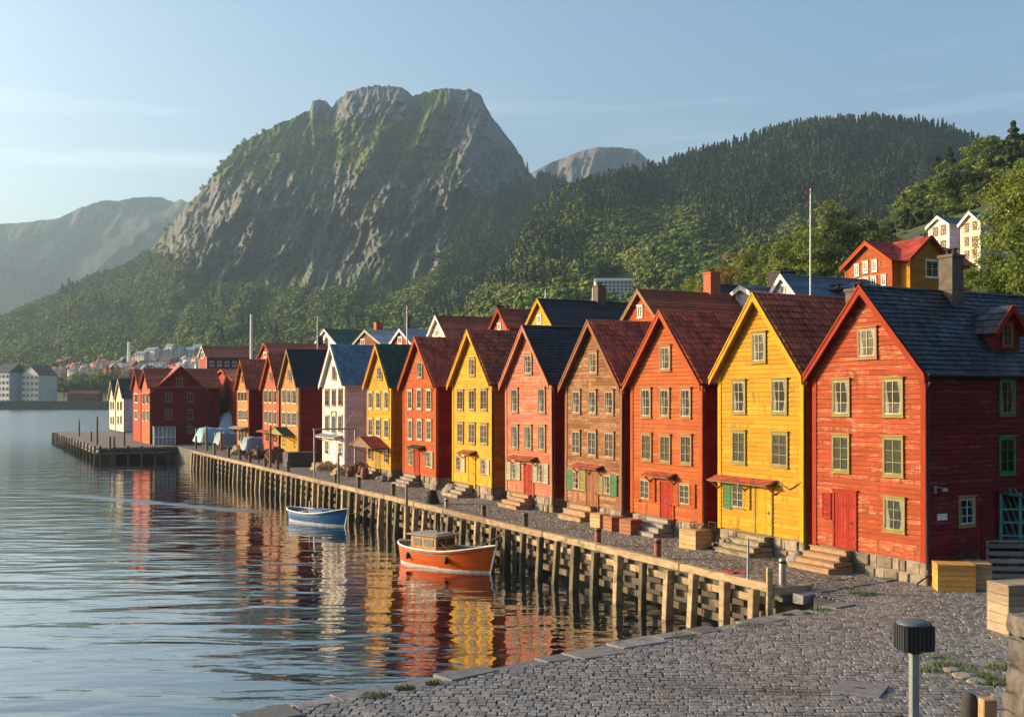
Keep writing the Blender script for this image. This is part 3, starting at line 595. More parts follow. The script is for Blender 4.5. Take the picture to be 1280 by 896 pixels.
WCACHE = {}
def window(parent, x, zc, wd, ht, casing, sash, side=None, curtain=None, y=0.0, cols=2, rows=3, detail=True, hood=True):
    """a casement set on a wall: casing with hood and sill, sash bars, glass and curtain; side = (origin, rotz) for walls other than the facade"""
    wd = round(max(wd, .35)*20)/20; ht = round(ht*20)/20
    key = (wd, ht, casing.name, sash.name, cols, rows, detail, hood, curtain.name if curtain else '')
    if key not in WCACHE:
        c = .085 if wd > .75 else .06; a = wd/2; b = ht/2
        m = MB()
        m.box(-a+.01, a-.01, -.006, .02, -b+.01, b-.01, 1)
        m.box(-a, -a+c, -.05, 0, -b, b); m.box(a-c, a, -.05, 0, -b, b); m.box(-a+c, a-c, -.048, 0, b-c, b); m.box(-a+c, a-c, -.048, 0, -b, -b+c)
        if hood:
            m.box(-a-.05, a+.05, -.11, .0, b, b+.05); m.box(-a-.03, a+.03, -.075, 0, -b-.045, -b)
        out = [('frame', m, [casing, DARKIN])]
        s = MB(); g0, g1 = -a+c, a-c; h0, h1 = -b+c, b-c; t = .021 if detail else .034
        for i in range(cols+1):
            xx = g0+(g1-g0)*i/cols; ww = t if 0 < i < cols else t*.8
            if i == 0: s.box(xx, xx+ww, -.040, -.012, h0, h1)
            elif i == cols: s.box(xx-ww, xx, -.040, -.012, h0, h1)
            else: s.box(xx-t*.8, xx+t*.8, -.042, -.012, h0, h1)
        for j in range(rows+1):
            zz = h0+(h1-h0)*j/rows; q = .010 if 0 < j < rows else .022
            z0_, z1_ = (zz, zz+2*q) if j == 0 else (zz-2*q, zz) if j == rows else (zz-q, zz+q)
            for i in range(cols):
                s.box(g0+(g1-g0)*i/cols+.02, g0+(g1-g0)*(i+1)/cols-.02, -.038, -.014, z0_, z1_)
        out.append(('sash', s, [sash]))
        p = MB(); p.add([(g0, -.022, h0), (g1, -.022, h0), (g1, -.022, h1), (g0, -.022, h1)], [(0, 1, 2, 3)]); out.append(('pane', p, [GLASS]))
        if curtain:
            k = MB()
            for sx in (-1, 1):
                rows_ = []
                for zz in np.linspace(h0+.02, h1-.02, 6):
                    wv = (g1-g0)*(.19+.07*math.cos((zz-h0)/(h1-h0)*5+sx)); r_ = []
                    for q in range(9): r_.append((sx*((g1-g0)/2-wv*q/8), -.012+.004*math.sin(q*2.6), zz))
                    rows_.append(r_)
                k.grid(rows_)
            out.append(('curtain', k, [curtain]))
        WCACHE[key] = [(nm, q.build(nm, mt, fix=nm != 'pane')) for nm, q, mt in out]
        first = True
    else: first = False
    tmpl = WCACHE[key]; root = None
    for nm, o in tmpl:
        q = o if first else o.copy()
        if not first: COL.objects.link(q)
        if root is None:
            q.name = 'window'; root = q; q.parent = parent; q.location = (x, y, zc)
            q.rotation_euler.y = random.uniform(-.011, .011)
            if side: q.location = side[0]; q.rotation_euler.z = side[1]
        else: q.parent = root
    return root

def boards_front(m, w, zb, zw, za, bh, mi=0, out=.042, gap=.026, seglen=3.2, y=0.0, rnd=None, hole=None):
    """lapped boards over a gabled front: full width up to zw, then narrowing to the apex za at w/2"""
    rnd = rnd or random
    z = zb
    def xr(zz):
        if zz <= zw: return 0, w
        k = (zz-zw)/(za-zw)*w/2; return k, w-k
    while z < za-.02:
        zt = min(z+bh, za-.005); a0, a1 = xr(z); b0, b1 = xr(zt)
        if a1-a0 < .06: break
        cuts = [0.0]; c = rnd.uniform(.3, seglen)
        while c < (a1-a0)-.3: cuts.append(c/(a1-a0)); c += rnd.uniform(seglen*.5, seglen*1.3)
        cuts.append(1.0)
        for i in range(len(cuts)-1):
            f0, f1 = cuts[i], cuts[i+1]; xa, xb = a0+(a1-a0)*f0, a0+(a1-a0)*f1; xc, xd = b0+(b1-b0)*f0, b0+(b1-b0)*f1
            o = out+rnd.uniform(-.003, .004)
            gz_ = min(gap, (zt-z)*.4); m.add([(xa, y, z-.004), (xb, y, z-.004), (xb, y, z+gz_), (xa, y, z+gz_), (xb, y-o, z+gz_), (xa, y-o, z+gz_), (xc, y-.018, zt), (xd, y-.018, zt)], [(0, 1, 2, 3), (3, 2, 4, 5), (5, 4, 7, 6)], mi)
        z = zt
def boards_side(m, x, y0, y1, zb, zt_, bh, sgn, mi=0, out=.042, gap=.026, seglen=3.6, rnd=None):
    rnd = rnd or random
    z = zb
    while z < zt_-.01:
        zt = min(z+bh, zt_); cuts = [y0]; c = y0+rnd.uniform(.5, seglen)
        while c < y1-.4: cuts.append(c); c += rnd.uniform(seglen*.5, seglen*1.3)
        cuts.append(y1)
        for i in range(len(cuts)-1):
            a, b = cuts[i], cuts[i+1]; o = sgn*(out+rnd.uniform(-.003, .004))
            gz_ = min(gap, (zt-z)*.4); m.add([(x, a, z-.004), (x, b, z-.004), (x, b, z+gz_), (x, a, z+gz_), (x+o, b, z+gz_), (x+o, a, z+gz_), (x+sgn*.018, a, zt), (x+sgn*.018, b, zt)], [(0, 1, 2, 3), (3, 2, 4, 5), (5, 4, 7, 6)], mi)
        z = zt
def tiles(m, P0, er, es, nn, Lr, Ls, style, mi=0, tw=None, tl=None):
    """one roof slope: P0 its lower corner, er along the eave, es up the slope, nn its normal"""
    tw = tw or (.27 if style == 'pan' else .20); tl = tl or (.36 if style == 'pan' else .235)
    ph = random.uniform(0, 6); sag = .022 if Lr > 6 else .0; P0 = P0+nn*sag*1.2
    nr_ = max(2, int(Ls/tl)); nc_ = max(2, int(Lr/tw)); tl = Ls/nr_; tw = Lr/nc_
    prof = [(0, .006), (.22, .052), (.45, .050), (.68, .0), (1, .006)] if style == 'pan' else [(0.02, .0), (.98, .0)]
    for i in range(nr_):
        off = .5*tw*(i % 2) if style == 'slate' else 0
        for j in range(nc_+(1 if off else 0)):
            lift = random.uniform(0, .012)+sag*(math.sin(j*tw*.9+ph)*math.sin(i*tl*.8+ph*2)+.6*math.sin(j*tw*2.1+i*tl*1.3)); sk = random.uniform(-.012, .012)
            vs = []
            for (t, h) in prof:
                xx = min(max(j*tw-off+t*tw, 0), Lr)
                lo = P0 + er*xx + es*(i*tl-.03+sk) + nn*(h+.040+lift); hi = P0 + er*xx + es*((i+1)*tl) + nn*(h+.006+lift*.6)
                vs += [lo, hi, lo-nn*.03]
            k = len(prof)
            fs = [(3*q, 3*q+3, 3*q+4, 3*q+1) for q in range(k-1)] + [(3*q+2, 3*q+5, 3*q+3, 3*q) for q in range(k-1)]
            m.add(vs, fs, mi)

def gable_roof(root, w, D, he, ha, style, rmat, tmat, ov=.28, fo=.35, bo=.3, det=True, under=None):
    """roof with two tiled slopes, ridge, bargeboards; he/ha = height of the eave tips and of the ridge"""
    half = w/2+ov; rise = ha-he; Ls = math.hypot(half, rise); c, s = half/Ls, rise/Ls; Lr = D+fo+bo
    mu = MB()
    for sg in (1, -1):
        e = Vector((w/2+sg*half, -fo, he)); r_ = Vector((w/2, -fo, ha)); nn = Vector((sg*s, 0, c)); es = Vector((-sg*c, 0, s))
        a = [e, r_, r_+Vector((0, Lr, 0)), e+Vector((0, Lr, 0))]; lowr = [p-nn*.09 for p in a]
        if sg > 0: lowr[1].x = lowr[2].x = w/2; lowr[1].z = lowr[2].z = ha-.12
        else: lowr[1].x = lowr[2].x = w/2; lowr[1].z = lowr[2].z = ha-.12
        mu.add(a+lowr, [(0, 1, 2, 3), (4, 5, 6, 7), (0, 1, 5, 4), (3, 2, 6, 7), (0, 3, 7, 4)], 1)
        if det: tiles(mu, e+Vector((0, 0, .0)), Vector((0, 1, 0)), es, nn, Lr, Ls, style, 0)
        else:
            nrow = 10; rows = []
            for i in range(nrow): 
                P0 = e+es*(Ls*i/nrow); P1 = e+es*(Ls*(i+1)/nrow)
                mu.add([P0+nn*.06, P0+nn*.06+Vector((0, Lr, 0)), P1+nn*.02+Vector((0, Lr, 0)), P1+nn*.02], [(0, 1, 2, 3)], 0)
                mu.add([P0+nn*.0, P0+Vector((0, Lr, 0)), P0+nn*.06+Vector((0, Lr, 0)), P0+nn*.06], [(0, 1, 2, 3)], 0)
    roof = mu.build('roof', [rmat, tmat], root, fix=False)
    rc = MB(); k = max(2, int(Lr/.4))
    for i in range(k):
        y0 = -fo+Lr*i/k; y1 = -fo+Lr*(i+1)/k-.01
        vs = []
        for yy, q in ((y0, 1.06), (y1, .97)):
            for t in range(5):
                an = math.pi*(t/4*1.0); vs.append((w/2+math.cos(an)*.15*q, yy, ha-.03+math.sin(an)*.10*q))
        rc.add(vs, [(t, t+1, 6+t, 5+t) for t in range(4)])
    rc.build('ridge_cap', rmat, roof, fix=False)
    yy = -fo-.055
    for sg in (-1, 1):
        e = Vector((w/2+sg*(half+.03), yy, he-.03)); r_ = Vector((w/2, yy, ha+.03)); dz = Vector((0, 0, -.30)); dy = Vector((0, .055-.002*sg, 0)); b = MB()
        vs = [e, r_, r_+dz*1.15, e+dz]; vs = vs+[p+dy for p in vs]
        b.add(vs, [(0, 1, 2, 3), (7, 6, 5, 4), (0, 1, 5, 4), (2, 3, 7, 6), (0, 3, 7, 4), (1, 2, 6, 5)]); bb_ = b.build('bargeboard', tmat, root)
        vs = [e+Vector((0, -.03, .05)), r_+Vector((0, -.03, .05)), r_+Vector((0, -.03, -.06)), e+Vector((0, -.03, -.06))]; vs = vs+[p+Vector((0, .028, 0)) for p in vs]
        b = MB(); b.add(vs, [(0, 1, 2, 3), (0, 1, 5, 4), (2, 3, 7, 6), (0, 3, 7, 4), (1, 2, 6, 5), (4, 5, 6, 7)]); b.build('moulding', tmat, bb_)
    return roof

def stonework(m, x0, x1, z0, z1, put, cw=.5):
    """rough blocks along a run; put(x, out, z) gives the point"""
    z = z0; ci = 0
    hs = [.5, .5] if z1-z0 > .7 else [1.0]
    for hf in hs:
        zt = z+(z1-z0)*hf; x = x0
        while x < x1-.02:
            l = min(random.uniform(.3, 1.0)*cw/.5*.8, x1-x); 
            if x1-x-l < .15: l = x1-x
            o = random.uniform(.0, .09); j = lambda: random.uniform(-.03, .03)
            a = [put(x+.012, -.1, z), put(x+l-.012, -.1, z), put(x+l-.012, -.1, zt-.015), put(x+.012, -.1, zt-.015)]
            b = [put(x+.05+j(), o, z+.05+j()), put(x+l-.05+j(), o, z+.05+j()), put(x+l-.05+j(), o, zt-.06+j()), put(x+.05+j(), o, zt-.06+j())]
            mid = [put(x+.018, o-.05, z+.01), put(x+l-.018, o-.05, z+.01), put(x+l-.018, o-.05, zt-.025), put(x+.018, o-.05, zt-.025)]
            m.add(a+mid+b, [(8, 9, 10, 11)]+[(q*4+i, q*4+(i+1) % 4, q*4+4+(i+1) % 4, q*4+4+i) for q in (0, 1) for i in range(4)])
            x += l
        z = zt

def chimney(parent, x, y, z0, z1, s, m, pot=True, name='chimney'):
    c = MB(); c.box(x-s/2, x+s/2, y-s/2, y+s/2, z0, z1-.12); c.box(x-s/2-.05, x+s/2+.05, y-s/2-.05, y+s/2+.05, z1-.12, z1); c.box(x-s/2-.03, x+s/2+.03, y-s/2-.03, y+s/2+.03, z0+.35*(z1-z0), z0+.35*(z1-z0)+.06)
    o = c.build(name, m, parent)
    if pot:
        q = MB(); 
        for dx in (-.22*s, .22*s): q.tube([(x+dx, y, z1), (x+dx, y, z1+.22)], .09, 8)
        q.box(x-s*.42, x+s*.42, y-s*.2, y+s*.2, z1+.22, z1+.26)
        q.build('chimney_pot', SOOT, o)
    return o

def door(parent, x, zb, wd, ht, dm, fm, leafs=1, y=0.0):
    m = MB(); nb = max(3, int(wd/.14))
    for i in range(nb): m.box(x-wd/2+wd*i/nb+.006, x-wd/2+wd*(i+1)/nb-.006, y-.035-random.uniform(0, .008), y-.002, zb, zb+ht)
    for zz in (.2, .78): m.box(x-wd/2+.05, x+wd/2-.05, y-.055, y-.03, zb+ht*zz-.06, zb+ht*zz+.06)
    o = m.build('door', dm, parent)
    f = MB(); f.box(x-wd/2-.1, x-wd/2, y-.07, y, zb-.02, zb+ht+.1); f.box(x+wd/2, x+wd/2+.1, y-.07, y, zb-.02, zb+ht+.1); f.box(x-wd/2, x+wd/2, y-.068, y, zb+ht, zb+ht+.1)
    f.box(x-wd/2-.18, x+wd/2+.18, y-.14, y, zb+ht+.1, zb+ht+.15); f.box(x-wd/2, x+wd/2, y-.05, y, zb-.04, zb)
    f.build('door_frame', fm, o)
    h = MB(); hx = x+wd*.36; h.tube([(hx, y-.05, zb+ht*.47), (hx, y-.11, zb+ht*.47), (hx-.11, y-.11, zb+ht*.47)], .014, 6); h.box(hx-.03, hx+.03, y-.052, y-.04, zb+ht*.42, zb+ht*.52)
    h.build('handle', IRON, o)
    return o
def shutter(parent, x, zc, wd, ht, m_, y=0.0, ang=0):
    m = MB(); a, b = wd/2, ht/2; t = .05
    m.box(-a, -a+t, -.035, 0, -b, b); m.box(a-t, a, -.035, 0, -b, b); m.box(-a+t, a-t, -.033, 0, b-t*1.4, b); m.box(-a+t, a-t, -.033, 0, -b, -b+t*1.4); m.box(-a+t, a-t, -.033, 0, -.03, .03)
    k = max(4, int(ht/.09))
    for i in range(k):
        zz = -b+t*1.4+(ht-t*2.8)*(i+.5)/k
        m.add([(-a+t, -.028, zz-.035), (a-t, -.028, zz-.035), (a-t, -.008, zz+.03), (-a+t, -.008, zz+.03)], [(0, 1, 2, 3)])
    return m.build('shutter', m_, parent, loc=(x, y-.055, zc), rotz=ang)
def canopy(parent, x0, x1, z, out, m_, tm, y=0.0, drop=.32):
    m = MB(); P0 = Vector((x0, y-out, z-drop)); er = Vector((1, 0, 0)); es = Vector((0, out, drop)); Ls = es.length; es.normalize(); nn = er.cross(es)
    m.add([P0, P0+er*(x1-x0), P0+er*(x1-x0)+es*Ls, P0+es*Ls]+[p-nn*.05 for p in (P0, P0+er*(x1-x0), P0+er*(x1-x0)+es*Ls, P0+es*Ls)], [(0, 1, 2, 3), (4, 7, 6, 5), (0, 4, 5, 1), (1, 5, 6, 2), (3, 7, 4, 0)], 1)
    tiles(m, P0, er, es, nn, x1-x0, Ls, 'slate', 0, .2, .18)
    o = m.build('canopy', [m_, tm], parent, fix=False)
    xs = [x0+.12, x1-.12] + ([(x0+x1)/2] if x1-x0 > 2.5 else [])
    for xx in xs:
        b = MB(); b.beam((xx, y-.01, z-drop-.42), (xx, y-out+.12, z-drop-.045), .06, .06); b.beam((xx, y-.01, z-drop-.08), (xx, y-out+.1, z-drop-.08), .06, .05); b.build('bracket', tm, o)
    return o
def gable_canopy(parent, x0, x1, z, out, rise, m_, tm, y=0.0):
    m = MB(); xm = (x0+x1)/2; Ls = math.hypot(xm-x0, rise)
    for sg, xe in ((-1, x0), (1, x1)):
        e = Vector((xe, y-out, z)); es = Vector((xm-xe, 0, rise)).normalized(); nn = Vector((sg*rise, 0, xm-x0)).normalized()
        q = [e, e+es*Ls, e+es*Ls+Vector((0, out, 0)), e+Vector((0, out, 0))]
        m.add(q+[p-nn*.06 for p in q], [(0, 1, 2, 3), (4, 7, 6, 5), (0, 4, 5, 1), (0, 3, 7, 4)], 1)
        tiles(m, e, Vector((0, 1, 0)), es, nn, out, Ls, 'slate', 0, .2, .2)
    m.add([(x0+.12, y-out+.06, z), (x1-.12, y-out+.06, z), (xm, y-out+.06, z+rise-.12)], [(0, 1, 2)], 1)
    o = m.build('canopy', [m_, tm], parent, fix=False)
    for xx in (x0+.15, x1-.15): b = MB(); b.beam((xx, y-.01, z-.7), (xx, y-out+.15, z-.05), .07, .07); b.beam((xx, y, z-.06), (xx, y-out+.05, z-.06), .07, .07); b.build('bracket', tm, o)
    return o

HS = {}
class House:
    """a gabled wooden house facing the water, laid out from its outline in the photograph but standing at its own place and size"""
    def __init__(s, name, label, xl, xr, apex, eave, D, fm, sm, roof, tm, V=31.6, zb=.85, z0=0.0, group=None, det=True, bh=.2, wear_side=True, ov=.28, fo=.35, cat='house', w=None, walls=True, stone=STONE):
        s.V = V; s.det = det; s.D = D; s.zb = zb
        uL, ZL = uv_at(xl, V); uR, ZR_ = uv_at(xr, V); s.uL = uL; s.w = uL-uR if w is None else w
        ua, Za = uv_at(apex[0], V-fo); ha = height(apex[1], Za); ue, Ze = uv_at(xl, V-fo); he = height(eave, Ze) if not isinstance(eave, tuple) else eave[0]
        s.he, s.ha = he-z0, ha-z0
        s.root = thing(name, label, cat, R(uL, V, z0), ROT, group); s.root.rotation_euler = (random.uniform(-.004, .004), random.uniform(-.007, .007), ROT+random.uniform(-.006, .006)); s.z0 = z0
        HS.setdefault(s.root.name, s); rise = ha-he; half = s.w/2+ov
        zw = s.he+ov*rise/half-.10; za = s.ha-.10
        s.zw, s.za = zw, za; s.slope = rise/half; s.ov = ov
        rnd = random.Random(hash(label) % 1000 if False else len(label)*7+int(xl))
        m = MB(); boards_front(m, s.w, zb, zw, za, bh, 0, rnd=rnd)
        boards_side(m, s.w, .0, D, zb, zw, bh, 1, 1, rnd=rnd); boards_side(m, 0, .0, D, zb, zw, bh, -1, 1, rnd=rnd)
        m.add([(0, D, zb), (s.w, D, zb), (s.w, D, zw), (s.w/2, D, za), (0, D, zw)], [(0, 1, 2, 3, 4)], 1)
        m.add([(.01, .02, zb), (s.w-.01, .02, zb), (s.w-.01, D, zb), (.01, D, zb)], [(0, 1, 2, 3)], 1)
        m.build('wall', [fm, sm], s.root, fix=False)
        cw = .17 if det else .13
        for x0, x1, xi, xs in ((-.06, cw, -.0, -1), (s.w-cw, s.w+.06, s.w, 1)):
            c = MB(); pl = [(x0, -.065), (x1, -.065), (x1, 0), (s.w, 0), (s.w, .14), (s.w+.06, .14)] if xs > 0 else [(x1, -.065), (x0, -.065), (x0, .14), (0, .14), (0, 0), (x1, 0)]
            if xs > 0: pl = [(x0, -.065), (x1, -.065), (x1, .14), (s.w, .14), (s.w, 0), (x0, 0)]
            c.add([(x, y, zb-.03) for x, y in pl]+[(x, y, zw-.02) for x, y in pl], [(0, 1, 2, 3, 4, 5), (6, 7, 8, 9, 10, 11)]+[(i, (i+1) % 6, 6+(i+1) % 6, 6+i) for i in range(6)]); c.build('corner_board', tm, s.root)
        if zb > .05:
            f = MB(); f.box(.06, s.w-.06, .06, D-.06, -.4, zb-.01)
            if det:
                stonework(f, 0, s.w, -.15, zb-.03, lambda x, o, z: (x, -o+.04, z)); stonework(f, 0, min(D, 9), -.15, zb-.03, lambda x, o, z: (s.w-.04+o, x, z))
            f.build('foundation', stone, s.root)
        s.roof = gable_roof(s.root, s.w, D, s.he, s.ha, roof[0], roof[1], tm, ov=ov, fo=fo, det=det)
    def loc(s, x, y):
        u, Z = uv_at(x, s.V); return s.uL-u, height(y, Z)-s.z0
    def rect(s, r):
        x0, y0, x1, y1 = r; xm = (x0+x1)/2; a, _ = s.loc(x0, y0); b, _ = s.loc(x1, y0); _, z1 = s.loc(xm, y0); _, z0 = s.loc(xm, y1)
        return (a+b)/2, (z0+z1)/2, b-a, z1-z0
    def win(s, rs, casing, sash, curtain=None, **k):
        for r in rs:
            x, z, w_, h_ = s.rect(r); window(s.root, x, z, w_, h_, casing, sash, None, curtain(r) if callable(curtain) else curtain, y=-.052, detail=s.det, **k)
    def shut(s, rs, m_):
        for r in rs:
            x, z, w_, h_ = s.rect(r); shutter(s.root, x, z, max(w_, .3), h_, m_, y=-.02)
    def door(s, r, dm, fm):
        x, z, w_, h_ = s.rect(r); return door(s.root, x, z-h_/2, max(w_-.15, .7), h_-.12, dm, fm, y=-.02)
    def canopy(s, x0, x1, ytop, m_, tm, out=.8, drop=.3):
        a, z = s.loc(x0, ytop); b, _ = s.loc(x1, ytop); return canopy(s.root, a, b, z, out, m_, tm, y=-.02, drop=drop)
    def steps(s, r, label, m_, out=1.35, nst=4, zt=None, group=None):
        """a flight of old steps in front of the door"""
        x, z, w_, h_ = s.rect(r); zt = zt or s.zb-.02; out *= .82; w_ *= .88
        t = thing('door_steps', label, 'steps', s.root.matrix_basis @ Vector((x, -.02, 0)), ROT, group)
        for i in range(nst):
            hz = zt/nst; y1 = -.06; y0 = -out*(nst-i)/nst; q = MB(); ww = w_/2*(1-.05*i)
            q.box(-ww+random.uniform(-.06, .06), ww+random.uniform(-.06, .06), y0+random.uniform(-.04, .04), y1+.004*i, hz*i+(.0 if i else -.1), hz*(i+1)-.035, 0, None, .012)
            q.box(-ww-.04, ww+.04, y0-.05, min(y0+.42, y1), hz*(i+1)-.033, hz*(i+1), 0, None, .012)
            q.build('step', m_, t, bevel=.012)
        return t
# ================================================================== THE ROW ALONG THE QUAY
def zc(x0, y0, k):
    return lambda *r: (x0+r[0]/k, y0+r[1]/k, x0+r[2]/k, y0+r[3]/k)
A = zc(880, 340, 2.24); B = zc(680, 340, 2.4875); C = zc(480, 360, 2.988); E = zc(260, 390, 3.896)

# --- red house with peeling paint
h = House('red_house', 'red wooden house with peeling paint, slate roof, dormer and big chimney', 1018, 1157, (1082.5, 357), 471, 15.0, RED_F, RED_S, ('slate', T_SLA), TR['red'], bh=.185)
RH = h
h.win([A(434, 155, 488, 243)], TR['tan'], TR['cream'], CURT); h.win([A(364, 300, 412, 402), A(504, 297, 563, 405)], TR['olive'], TR['cream'], CURT)
h.win([A(362, 455, 412, 560), A(505, 460, 563, 573)], TR['olive'], TR['sage']); h.win([A(507, 632, 567, 727)], TR['olive'], TR['sage'], CURT)
h.door(A(365, 610, 430, 772), TR['crim'], TR['red']); h.shut([A(336, 616, 360, 690)], TR['crim'])
h.steps(A(300, 770, 432, 845), 'worn stone steps up to the red door of the peeling red house', WOOD, 1.7, 4)
W_, zc_ = h.w, lambda y_, Zd: height(y_, Zd)
def side_pt(px, py, uc=None):
    uc = h.uL-h.w if uc is None else uc; r = (px-CX)/F; Zd = uc/(r*d[0]+d[1]); v = r*Zd*n[0]+Zd*n[1]; return v-h.V, height(py, Zd)
for (x0, y0, x1, y1), ca_, sa_, cu in [((1247, 474, 1267, 519), TR['green'], TR['olive'], CURT2), ((1247, 545, 1267, 593), TR['green'], TR['green'], None), ((1196, 621, 1217, 657), TR['tan'], TR['blue'], CURT)]:
    ya, za_ = side_pt((x0+x1)/2, (y0+y1)/2); yb_, _ = side_pt(x1, y0); yc, _ = side_pt(x0, y0); _, zt_ = side_pt((x0+x1)/2, y0); _, zb_ = side_pt((x0+x1)/2, y1)
    window(h.root, 0, 0, yb_-yc, zt_-zb_, ca_, sa_, ((h.w+.056, ya, za_), rad(90)), cu)
# dormer on its right-hand slope
dz = MB(); yD = 5.1; ww = .75; zt_ = 9.55; zr_ = 10.35; xf = h.w-.55
def roofz(x): return h.ha-(x-h.w/2)*h.slope
def rx(zz): return h.w/2+(h.ha-zz)/h.slope
zb_ = roofz(xf)-.1
dz.add([(xf, yD-ww, zb_), (xf, yD+ww, zb_), (xf, yD+ww, zt_), (xf, yD, zr_), (xf, yD-ww, zt_)], [(0, 1, 2, 3, 4)])
for sg in (-1, 1): dz.add([(xf, yD+sg*ww, zb_), (xf, yD+sg*ww, zt_), (rx(zt_)-.1, yD+sg*ww, zt_)], [(0, 1, 2)])
dm_ = dz.build('dormer', RED_S, h.root, fix=False)
rz = MB()
for sg in (-1, 1):
    e = Vector((xf+.28, yD+sg*(ww+.22), zt_-.22)); rr = Vector((xf+.28, yD, zr_+.08)); es = (rr-e); Ls = es.length; es.normalize(); L2 = 2.1
    er = Vector((-1, 0, 0)); nn_ = er.cross(es)*(1 if sg > 0 else -1); nn_ = nn_ if nn_.z > 0 else -nn_
    q = [e, rr, rr+er*L2, e+er*1.9]; rz.add(q+[p-nn_*.06 for p in q], [(0, 1, 2, 3), (4, 5, 6, 7), (0, 1, 5, 4), (0, 3, 7, 4)], 1)
    tiles(rz, e, er, es, nn_, 1.95, Ls, 'slate', 0, .27, .3)
rz.build('dormer_roof', [T_SLA, TR['crim']], dm_, fix=False)
b_ = MB()
for sg in (-1, 1): b_.beam((xf+.30, yD+sg*(ww+.24), zt_-.30), (xf+.30, yD, zr_+.02), .05, .2)
b_.build('bargeboard', TR['crim'], dm_)
window(dm_, 0, 0, .72, 1.0, TR['red'], TR['tan'], ((xf+.012, yD, (zb_+zt_)/2+.28), rad(90)), CURT2)
chimney(h.root, h.w/2+.3, 4.35, 10.4, 12.6, .66, CHIM)
# gutter and downpipe
g = MB(); gx = h.w+.36; g.tube([(gx, -.3, h.he-.02), (gx, 15, h.he-.02)], .07, 8); g.tube([(gx, -.15, h.he-.05), (gx-.05, -.15, h.he-.3), (h.w+.10, -.02, h.he-.62), (h.w+.10, -.02, .6)], .05, 8); g.build('gutter', IRON, h.root)
# side door frame, wall lamp and a small blank plate on the shaded wall
ya, za_ = side_pt(1234, 655); q = MB(); q.box(h.w+.018, h.w+.07, ya-.35, ya+.35, .3, 2.65); q.build('door', RED_S, h.root)
ya, za_ = side_pt(1178, 646); q = MB(); q.box(h.w+.02, h.w+.05, ya-.30, ya+.22, za_-.12, za_+.12); q.build('name_plate', mat('pale_plate', (.55, .55, .53), var=.3, ns=9), h.root, bevel=.008)
ya, za_ = side_pt(1173, 611); q = MB(); q.box(h.w+.018, h.w+.06, ya-.28, ya-.12, za_-.16, za_+.12); q.tube([(h.w+.03, ya-.1, za_+.05), (h.w+.22, ya+.03, za_+.04)], .025, 6); q.lathe([(0, za_+.06), (.09, za_+.05), (.15, za_-.08), (.0, za_-.08)], 10, 0, (h.w+.25, ya+.05)); q.build('wall_lamp', STEEL, h.root)
q = MB(); ya, za_ = side_pt(1188, 690); q.tube([(h.w+.12, -.55, .15), (h.w+.5, 2.0, 1.45)], .03, 6); q.tube([(h.w+.12, -.55, .15), (h.w+.12, -.55, -.1)], .03, 6); q.tube([(h.w+.5, 2.0, 1.45), (h.w+.5, 2.0, -.1)], .03, 6); q.tube([(h.w+.35, .9, .88), (h.w+.35, .9, -.1)], .03, 6)
hr = q.build('handrail', IRON); hr.location = h.root.location; hr.rotation_euler.z = ROT; tag(hr, 'thin sloping iron handrail by the corner of the peeling red house', 'handrail')

# --- bright yellow house
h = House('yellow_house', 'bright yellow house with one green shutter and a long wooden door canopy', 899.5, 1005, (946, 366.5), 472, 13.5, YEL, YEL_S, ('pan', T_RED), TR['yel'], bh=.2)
h.win([A(138, 168, 178, 254)], TR['olive'], TR['cream'], CURT); h.win([A(82, 303, 121, 396), A(193, 299, 238, 396)], TR['olive'], TR['cream'], CURT); h.win([A(82, 444, 121, 536), A(193, 448, 240, 546)], TR['olive'], TR['sage']); h.win([A(82, 592, 116, 662)], TR['olive'], TR['cream'], hood=False)
h.shut([A(58, 594, 80, 662)], TR['green']); h.shut([A(117, 597, 133, 664)], TR['yel'])
h.door(A(146, 596, 195, 732), TR['yel'], TR['olive']); h.canopy(880+38/2.24, 880+207/2.24, 340+566/2.24, T_RED, WOOD, .6, .22)
h.steps(A(98, 728, 205, 795), 'mossy stone steps below the yellow door of the bright yellow house', mat('mossy_step_stone', (.24, .20, .13), rough=.9, var=.4, ns=3, island=.3, bump=.02, bs=12, wear=((.09, .10, .03), .5, (2, 2, 4))), 1.8, 4)
chimney(h.root, h.w*.72, 4.6, 9.4, 11.7, .75, CHIM)
g = MB(); xx, zz = h.loc(1005, 605); x0_, z0_ = h.loc(972, 600); g.tube([(x0_, -.04, z0_), ((x0_+xx)/2, -.06, z0_-.35), (xx, -.05, zz+.1)], .025, 5); g.build('cable', IRON, h.root)

# --- orange house
h = House('orange_house', 'orange house with orange shutters beside its door and a dark red tiled roof', 790, 877.5, (828.7, 387.5), 481, 13, ORA, CRI, ('pan', T_RED), TR['ora'])
h.win([B(363, 229, 397, 306)], TR['tan'], TR['cream'], CURT); h.win([B(305, 361, 336, 451), B(362, 361, 394, 451), B(426, 359, 460, 454)], TR['tan'], TR['cream'], CURT); h.win([B(306, 501, 338, 586), B(363, 504, 396, 593), B(426, 504, 462, 598)], TR['tan'], TR['sage']); h.win([B(302, 641, 331, 709), B(423, 654, 456, 726)], TR['tan'], TR['cream'], None, hood=False)
h.shut([B(283, 640, 301, 711), B(332, 642, 349, 712), B(402, 648, 421, 724), B(457, 658, 473, 732)], TR['ora']); h.door(B(362, 644, 405, 782), TR['crim'], TR['ora']); h.canopy(680+330/2.4875, 680+412/2.4875, 340+617/2.4875, T_RED, WOOD, .55, .2)
h.steps(B(322, 775, 412, 826), 'grey stone steps at the red door of the orange house', GREYWOOD, 1.5, 4)
